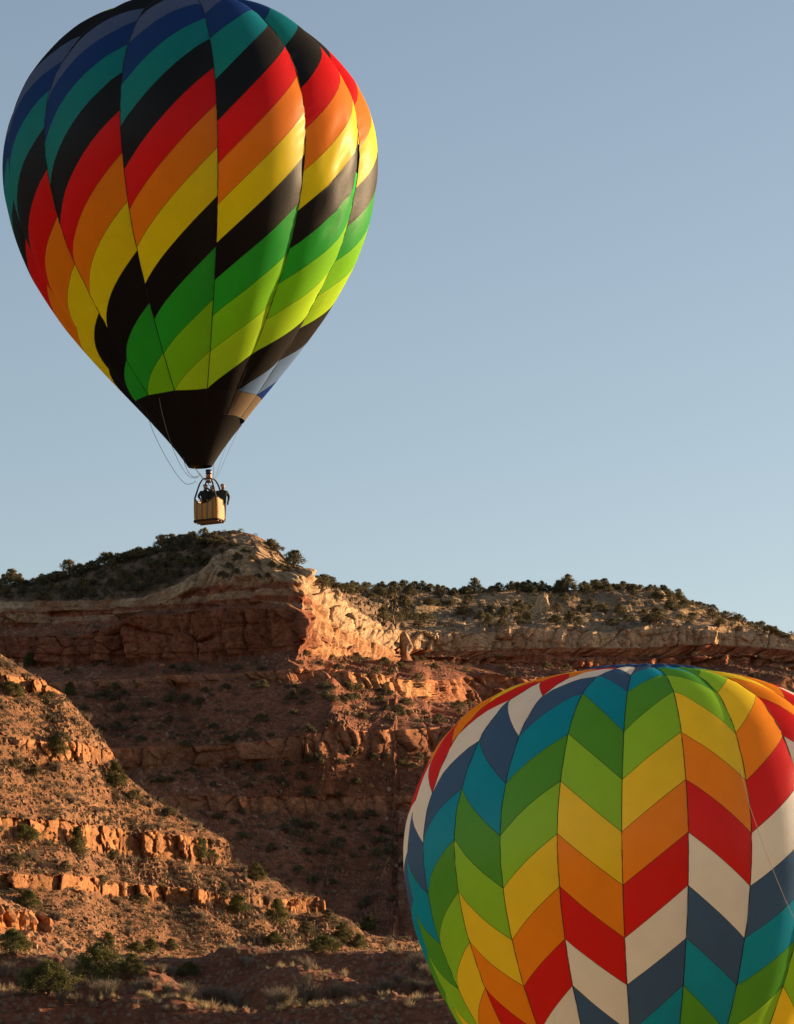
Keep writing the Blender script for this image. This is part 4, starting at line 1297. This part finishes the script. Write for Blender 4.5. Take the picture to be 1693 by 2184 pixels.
SEQ2 = ['lime', 'yellow', 'orange', 'red', 'white', 'slate', 'teal', 'green']
for j in range(-12, 12):
    up = (j % 2 == 0)
    for s in range(-6, 12):
        c = SEQ2[(s + 2 * math.ceil(j / 2)) % 8]
        k = -1 if up else 1
        if s + k < -8: continue
        panel(env2, j, bnd2(s, s + k), bnd2(s + 1, s + 1 + k), 'panel', FB2[c], ball2, 7)
    panel(env2, j, lambda u: VB + 0 * u, lambda u: 1 + 0 * u, 'skirt_panel', FAB['black'], ball2, 7)
    tape(env2, j, .06, 1.0, .016, M_TAPE, ball2, 80)
# crown cap: puffed parachute vent with a scalloped rim
nc, nr_ = 24 * 8, 14
th = np.linspace(0, 2 * math.pi, nc, endpoint=False); q = np.linspace(0, 1, nr_)
TH, Q = np.meshgrid(th, q)
sc = np.abs(np.sin((TH - PHI2) * 12))
rc = B2R * .30 * Q * (1 + .035 * sc * Q)
ie = int(np.argmax(RR2 > .6)); hc = B2R * (np.interp(rc / B2R, RR2[:ie], H2[:ie]) + .007 + .011 * sc * Q - .020 * Q ** 10)
cv = np.stack([rc * np.sin(TH), -rc * np.cos(TH), hc], -1)
cmesh = mesh_np('crown_cap', cv.reshape(-1, 3), grid_faces(nr_, nc, True), True); uv_edge(cmesh)
obj('crown_cap', cmesh, FB2['slate'], ball2, label='puffed slate blue cap on the crown')
# crown line hanging down the right side
ln_ = np.array([at(x_, y_, D2 - 9.3 + k_) for x_, y_, k_ in ((1578, 1640, 1.4), (1600, 1725, .9), (1627, 1800, .6), (1652, 1865, .5), (1675, 1920, .5), (1705, 1985, .6), (1740, 2070, .9))]) - B2C
obj('crown_line', clean_mesh('crown_line', *tube(ln_, .010, 5)), M_ROPE, ball2)

# ------------------------------------------------------------------ basket, burner, ropes of the first balloon
U1 = S / F_PX * D1                      # metres per layout unit at the balloon
def b1(dx, dy, dd=0.0): return at(dx, dy, D1 + dd) - B1C
M_WICK, nt, b = new_mat('wicker')
co = nd(nt, 'ShaderNodeTexCoord').outputs['Object']
wv = nd(nt, 'ShaderNodeTexWave', wave_type='BANDS', bands_direction='X'); wv.inputs['Scale'].default_value = 1.15; wv.inputs['Distortion'].default_value = 1.0
nt.links.new(co, wv.inputs['Vector'])
n_ = noise_tex(nt, co, 22, 3)
c_ = mixcol(nt, (.58, .28, .045), (.40, .18, .028), ramp(nt, n_, .35, .65))
c_ = mixcol(nt, c_, (.16, .08, .028), ramp(nt, wv.outputs['Fac'], .62, .8, 0, .75))
nt.links.new(c_, b.inputs['Base Color']); b.inputs['Roughness'].default_value = .55
M_LEATHER = mat_plain('dark_suede', (.055, .028, .016), .85, 0, 9)
M_SKID = mat_plain('skid_wood', (.38, .22, .10), .7, 0, 8)
M_STEEL = mat_plain('steel', (.45, .45, .47), .35, 1.0, 7)
M_COPPER = mat_plain('copper_coil', (.55, .24, .10), .4, 1.0)
M_CAN = mat_plain('burner_can', (.05, .055, .075), .35, .6)
M_SLEEVE = mat_plain('upright_sleeve', (.05, .025, .022), .8)

bk_e = obj('basket', None, None, ball1)
bpos = b1(446.5, 1113, 0)
bk_e.location = bpos
bk_e.rotation_euler = (math.radians(-1.0), math.radians(-2.0), math.radians(-24))
BW_, BD_, BH_ = 1.24, .92, 1.08
nA, nZ = 120, 84
a_ = np.linspace(0, 2 * math.pi, nA, endpoint=False)
def superell(a, w, d, e=.38):
    return np.stack([np.sign(np.cos(a)) * np.abs(np.cos(a)) ** e * w / 2, np.sign(np.sin(a)) * np.abs(np.sin(a)) ** e * d / 2], -1)
sq = superell(a_, BW_, BD_)
# rim: high at the corners, dipping along the long sides
dip = .34 * np.exp(-((np.abs(sq[:, 0]) + .06 * np.sign(sq[:, 0])) / .40) ** 4) * (np.abs(sq[:, 1]) > BD_ * .36) + .10 * np.exp(-(np.abs(sq[:, 1]) / .26) ** 4) * (np.abs(sq[:, 0]) > BW_ * .40)
top = BH_ - smooth1(np.r_[dip, dip, dip], 5)[nA:2 * nA]
zt_ = np.linspace(0, 1, nZ)
Z = zt_[:, None] * top[None]
rowi = np.sin(Z / BH_ * 2 * math.pi * 15)
bulge_ = 1 + .015 * rowi + .03 * np.sin(np.clip(Z / BH_, 0, 1) * math.pi) - .05 * np.clip((Z / BH_ - .9) / .1, 0, 1) ** 2
wave = 1 + .006 * np.sin(a_ * 40)[None] * np.sign(rowi)
outer = np.stack([sq[None, :, 0] * bulge_ * wave, sq[None, :, 1] * bulge_ * wave, Z], -1)
inner = outer[::-1] * np.array([.93, .92, 1]) + np.array([0, 0, 0])
allr = np.concatenate([outer, inner], 0)
obj('wicker_wall', mesh_np('wicker_wall', allr.reshape(-1, 3), grid_faces(2 * nZ, nA, True), True), M_WICK, bk_e)
rim = np.stack([sq[:, 0] * .965, sq[:, 1] * .96, top + .01], -1)
obj('padded_rim', clean_mesh('padded_rim', *tube(np.vstack([rim, rim[:2]]), .032, 8, False)), M_LEATHER, bk_e)
mb = MB(); mb.box((0, 0, .02), (BW_ * .9, BD_ * .88, .03)); obj('floor', mb.mesh('floor', False), M_SKID, bk_e)
bt = np.stack([sq[:, 0] * 1.01, sq[:, 1] * 1.01, np.full(nA, .03)], -1)
obj('leather_base', clean_mesh('leather_base', *tube(np.vstack([bt, bt[:2]]), .045, 8, False)), M_LEATHER, bk_e)
for k in (-.30, 0.0, .30):
    mb = MB(); mb.box((0, k, -.035), (BW_ * .98, .055, .05)); obj('skid', mb.mesh('skid', False), M_SKID, bk_e)

fr_z = 2.02
for sx in (-1, 1):
    for sy in (-1, 1):
        mb = MB(); mb.tube([(sx * BW_ * .43, sy * BD_ * .42, .55), (sx * BW_ * .43, sy * BD_ * .42, BH_ + .02), (sx * .34, sy * .28, 1.75), (sx * .25, sy * .22, 1.93), (sx * .17, sy * .18, fr_z)], [.036, .042, .040, .036, .03], 7)
        obj('upright', mb.mesh('upright'), M_SLEEVE, bk_e)
mb = MB()
loop = [(-.17, -.18), (.17, -.18), (.17, .18), (-.17, .18), (-.17, -.18), (.17, -.18)]
mb.tube([(x_, y_, fr_z) for x_, y_ in loop], .026, 7)
obj('burner_frame', mb.mesh('burner_frame'), M_SLEEVE, bk_e)
bn = obj('burner', None, None, bk_e); bn.location = (0, 0, fr_z)
mb = MB()
cth = np.linspace(0, 2 * math.pi, 20, endpoint=False)
def lathe(prof_):
    pr = np.array(prof_); V = np.stack([pr[:, 0][:, None] * np.cos(cth), pr[:, 0][:, None] * np.sin(cth), np.broadcast_to(pr[:, 1][:, None], (len(pr), 20))], -1)
    return V.reshape(-1, 3), grid_faces(len(pr), 20, True)
mb.add(*lathe([(.10, .20), (.135, .22), (.145, .42), (.135, .42), (.12, .23), (.02, .21)])); obj('burner_can', mb.mesh('burner_can'), M_CAN, bn)
mb = MB(); hel = np.linspace(0, 2 * math.pi * 6, 140); mb.tube(np.stack([.115 * np.cos(hel), .115 * np.sin(hel), .02 + hel / hel[-1] * .17], -1), .014, 5); obj('coil', mb.mesh('coil'), M_COPPER, bn)
mb = MB(); mb.add(*lathe([(.0, -.20), (.10, -.19), (.12, -.06), (.13, .0), (.06, .02), (0, .02)])); obj('valve_block', mb.mesh('valve_block'), M_STEEL, bn)
mb = MB(); mb.tube([(0, 0, -.18), (.02, -.02, -.30)], .03, 6).tube([(.02, -.02, -.30), (.16, -.05, -.34), (.30, -.02, -.42)], [.018, .014, .012], 6); obj('blast_handle', mb.mesh('blast_handle'), M_STEEL, bn)

# cables and ropes (parts of the balloon)
def rope(name, pts, r, mat, n=40):
    p = np.array(pts); t = np.linspace(0, 1, len(p)); tt = np.linspace(0, 1, n)
    # Catmull-like smoothing
    q = np.stack([np.interp(tt, t, p[:, k]) for k in range(3)], -1)
    q = np.stack([smooth1(q[:, k], 3) for k in range(3)], -1); q[0] = p[0]; q[-1] = p[-1]
    return obj(name, clean_mesh(name, *tube(q, r, 5)), mat, ball1)
rope('suspension_cable', [b1(414, 996, -.5), b1(428, 1015, -.3), b1(436, 1024, -.2)], .013, M_ROPE)
rope('suspension_cable', [b1(456, 990, -.4), b1(456, 1010, -.3), b1(455, 1024, -.2)], .013, M_ROPE)
rope('suspension_cable', [b1(418, 1000, .6), b1(432, 1018, .4), b1(440, 1026, .3)], .010, M_ROPE_D)
rope('suspension_cable', [b1(486, 940, 1.2), b1(470, 985, .8), b1(458, 1022, .3)], .006, M_ROPE_D)
rope('suspension_cable', [b1(512, 908, 1.2), b1(486, 965, .8), b1(462, 1020, .3)], .006, M_ROPE_D)
rope('parachute_line', [b1(313, 880, -1.0), b1(325, 918, -.8), b1(345, 960, -.6), b1(370, 1003, -.5), b1(388, 1026, -.4), b1(398, 1033, -.4), b1(408, 1032, -.4), b1(418, 1026, -.3)], .011, M_ROPE_D)
rope('vent_line', [b1(338, 840, -2.25), b1(345, 880, -2.2), b1(356, 920, -1.9), b1(368, 955, -1.3), b1(383, 990, -.8), b1(400, 1015, -.5), b1(412, 1020, -.4), b1(424, 1018, -.3)], .011, M_ROPE)
rope('red_line', [b1(391, 975, -.9), b1(394, 990, -.8), b1(402, 1008, -.6), b1(412, 1018, -.4), b1(422, 1016, -.3), b1(428, 1010, -.3)], .013, M_ROPE_R)

# ------------------------------------------------------------------ people in the basket
M_SKIN = mat_plain('skin', (.50, .27, .18), .6, 0, 12, .85)
M_JACKET = mat_plain('black_jacket', (.018, .017, .016), .85, 0, 8)
M_OLIVE = mat_plain('dark_olive_jacket', (.03, .035, .022), .85, 0, 8)
M_GLOVE = mat_plain('tan_glove', (.50, .24, .05), .8, 0, 10)
M_BEARD = mat_plain('brown_beard', (.13, .075, .045), .9, 0, 20)
M_CAP = mat_plain('dark_cap', (.035, .028, .03), .8)
M_KNIT = mat_plain('grey_beanie', (.17, .15, .16), .9, 0, 30)
M_GLASS = mat_plain('dark_lens', (.01, .01, .012), .2)
M_TROUSER = mat_plain('dark_trousers', (.02, .022, .03), .9)


def person(loc, rz, facing, armL, armR, jacket, glove, label, hip=.90):
    """standing figure, feet at loc; armL/armR: elbow, wrist in local coordinates (x right, -y forward)"""
    e = obj('person', None, label=label, category='person', group='people in the basket')
    e.location = loc; e.rotation_euler = (0, 0, rz)
    vs, rads, ed = [], [], []
    def add(p, r, par=None):
        vs.append(p); rads.append(r if isinstance(r, tuple) else (r, r))
        if par is not None: ed.append((par, len(vs) - 1))
        return len(vs) - 1
    pel = add((0, 0, hip), (.155, .115)); wa = add((0, 0, hip + .17), (.185, .14), pel); ch = add((0, -.01, hip + .38), (.23, .16), wa)
    nb_ = add((0, 0, hip + .53), (.085, .075), ch); nk = add((0, -.01, hip + .60), (.058, .058), nb_)
    hx, hy = math.sin(facing) * .02, -math.cos(facing) * .02
    h1 = add((hx, hy - .01, hip + .665), (.092, .10), nk); h2 = add((hx, hy - .015, hip + .745), (.105, .122), h1); h3 = add((hx, hy - .01, hip + .83), (.085, .10), h2)
    for s_ in (-1, 1):
        hp = add((s_ * .09, 0, hip - .08), (.095, .095), pel); kn = add((s_ * .10, -.01, hip - .45), (.062, .065), hp); an = add((s_ * .10, .01, .07), (.045, .045), kn); add((s_ * .11, -.12, .035), (.04, .032), an)
    for s_, (el, wr) in ((-1, armL), (1, armR)):
        sh = add((s_ * .20, 0, hip + .46), (.095, .095), ch); el_ = add(el, (.068, .068), sh); wr_ = add(wr, (.045, .045), el_)
        d = np.array(wr) - np.array(el); d = d / np.linalg.norm(d)
        side = np.cross(d, [0, 0, 1.0]); side = side / (np.linalg.norm(side) + 1e-6); dn = np.cross(side, d)
        pl = np.array(wr) + d * .06; pi_ = add(tuple(pl), (.040, .026), wr_)
        for k, (o_, ln_f) in enumerate(((-.030, .065), (-.010, .078), (.010, .074), (.029, .058))):
            b_ = pl + side * o_ + d * .03; k1 = b_ + d * ln_f * .5 - dn * .004; k2 = k1 + d * ln_f * .25 - dn * ln_f * .5
            i1_ = add(tuple(b_), .0105, pi_); i2_ = add(tuple(k1), .0095, i1_); add(tuple(k2), .008, i2_)
        b_ = pl - side * .045 * s_ - d * .015; i1_ = add(tuple(b_), .012, pi_); add(tuple(b_ + d * .04 - dn * .02 - side * .012 * s_), .010, i1_)
    m = bpy.data.meshes.new('body'); m.from_pydata(vs, ed, [])
    o = bpy.data.objects.new('body', m); C.objects.link(o)
    md = o.modifiers.new('Skin', 'SKIN'); md.use_smooth_shade = True
    for i, r in enumerate(rads): m.skin_vertices[0].data[i].radius = r
    m.skin_vertices[0].data[0].use_root = True
    o.modifiers.new('Sub', 'SUBSURF').levels = 1
    o.modifiers['Sub'].render_levels = 1
    dg = bpy.context.evaluated_depsgraph_get()
    nm = bpy.data.meshes.new_from_object(o.evaluated_get(dg))
    bpy.data.objects.remove(o); nm.name = 'body'
    nm.materials.clear()
    for mt in (jacket, M_SKIN, glove, M_TROUSER): nm.materials.append(mt)
    wl, wrr = np.array(armL[1]), np.array(armR[1])
    for p in nm.polygons:
        c = np.array(p.center[:]); p.use_smooth = True
        if c[2] > hip + .595: p.material_index = 1
        elif min(np.linalg.norm(c - wl), np.linalg.norm(c - wrr)) < .17 and (np.linalg.norm(c - wl) < .03 or np.linalg.norm(c - wrr) < .03 or min(np.dot(c - wl, wl - np.array(armL[0])) * (np.linalg.norm(c - wl) < .17), 1) > 0 or np.dot(c - wrr, wrr - np.array(armR[0])) * (np.linalg.norm(c - wrr) < .17) > 0): p.material_index = 2
        elif c[2] < hip - .02 and np.hypot(c[0], c[1]) < .25: p.material_index = 3
    obj('body', nm, None, e)
    hd = obj('face', None); bpy.data.objects.remove(hd)
    def ell(name, c, r, mat, zmin=None, n=14, k=10):
        u_, v_ = np.meshgrid(np.linspace(0, 2 * math.pi, n, endpoint=False), np.linspace(0, math.pi, k))
        V = np.stack([np.cos(u_) * np.sin(v_) * r[0], np.sin(u_) * np.sin(v_) * r[1], np.cos(v_) * r[2]], -1)
        if zmin is not None: V[..., 2] = np.maximum(V[..., 2], zmin)
        ca, sa = math.cos(facing), math.sin(facing)
        V = V + np.array(c)
        X = V[..., 0] * ca - V[..., 1] * sa; Yy = V[..., 0] * sa + V[..., 1] * ca
        V = np.stack([X, Yy, V[..., 2] + hip + .74], -1)
        return obj(name, mesh_np(name, V.reshape(-1, 3), grid_faces(k, n, True), True), mat, e)
    ell('nose', (0, -.118, -.02), (.016, .022, .026), M_SKIN)
    for s_ in (-1, 1): ell('ear', (s_ * .088, -.005, -.01), (.014, .026, .035), M_SKIN)
    return e, ell


# world placement relative to the tilted basket: compute from its matrix
bpy.context.view_layer.update()
BM = Matrix.Translation(Vector(B1C)) @ Matrix.Translation(Vector(bpos)) @ bk_e.rotation_euler.to_matrix().to_4x4()
def inb(x, y, z=.045): return tuple(BM @ Vector((x, y, z)))
# bearded man with a cap, hands in tan gloves on the front rim
e1, ell = person(inb(-.18, -.10), math.radians(14), .35, ((-.33, -.10, 1.12), (-.26, -.30, .93)), ((.33, -.12, 1.12), (.24, -.31, .98)), M_JACKET, M_GLOVE,
                 'bearded person in dark cap and black jacket, tan gloves on the basket rim', .86)
ell('cap', (0, .0, .045), (.103, .115, .075), M_CAP, -.01); ell('cap_brim', (0, -.11, .04), (.075, .07, .012), M_CAP)
ell('beard', (0, -.075, -.10), (.062, .05, .10), M_BEARD)
ell('sunglasses', (0, -.095, .015), (.075, .03, .018), M_GLASS)
# second person just behind
e2, ell = person(inb(.10, .06), math.radians(-8), -.2, ((-.30, .02, 1.08), (-.20, -.16, .95)), ((.31, -.02, 1.08), (.22, -.2, .98)), M_JACKET, M_GLOVE,
                 'person with goggles and long beard in black, standing behind the capped one', .80)
ell('hair', (0, .02, .04), (.10, .11, .085), M_BEARD, -.03); ell('goggles', (0, -.09, .02), (.085, .035, .026), M_GLASS); ell('beard', (0, -.08, -.10), (.058, .045, .10), M_BEARD)
# pilot on the right, one arm up to the burner
e3, ell = person(inb(.50, .33), math.radians(12), .35, ((-.48, -.12, 1.26), (-.72, -.20, 1.46)), ((.30, -.02, 1.12), (.24, -.08, .88)), M_OLIVE, M_JACKET,
                 'pilot in grey beanie and dark jacket reaching one arm toward the burner', .88)
ell('beanie', (0, .005, .03), (.104, .118, .095), M_KNIT, -.01); ell('sunglasses', (0, -.095, .0), (.078, .03, .018), M_GLASS); ell('beard', (0, -.085, -.085), (.055, .035, .05), M_BEARD)

# grass stalks on the low rise in front of the chevron balloon
rs_ = np.random.default_rng(5)
for dx, dy, lab in ((1128, 2176, 'dry grass clump in front of the chevron balloon, left one'), (1190, 2164, 'taller dry grass clump in front of the chevron balloon, right one')):
    tp = at(dx, dy, 86.0)
    gz = -9.2 + 12.2 * math.exp(-(((tp[0] - 4) / 9) ** 2 + ((86 - 88) / 8) ** 2))
    hgt = tp[2] - gz
    V, Fq = tuft_geo(rs_, 26, 1.0); V = V * np.array([.22, .22, 1]) * hgt / 1.02
    o = obj('grass_clump', mesh_np('grass_clump', V, Fq), M_GRASS, label=lab, category='grass', group='grass before the chevron balloon')
    o.location = (tp[0], 86, gz - .02)
write_labels()
print('SPUR BANDS', [(round(a, 1), round(b, 1)) for a, b, _ in sp_bands], 'levels', {k: round(v, 3) for k, v in bm_.items()})
print('TRIS', sum(len(m.polygons) for m in bpy.data.meshes))
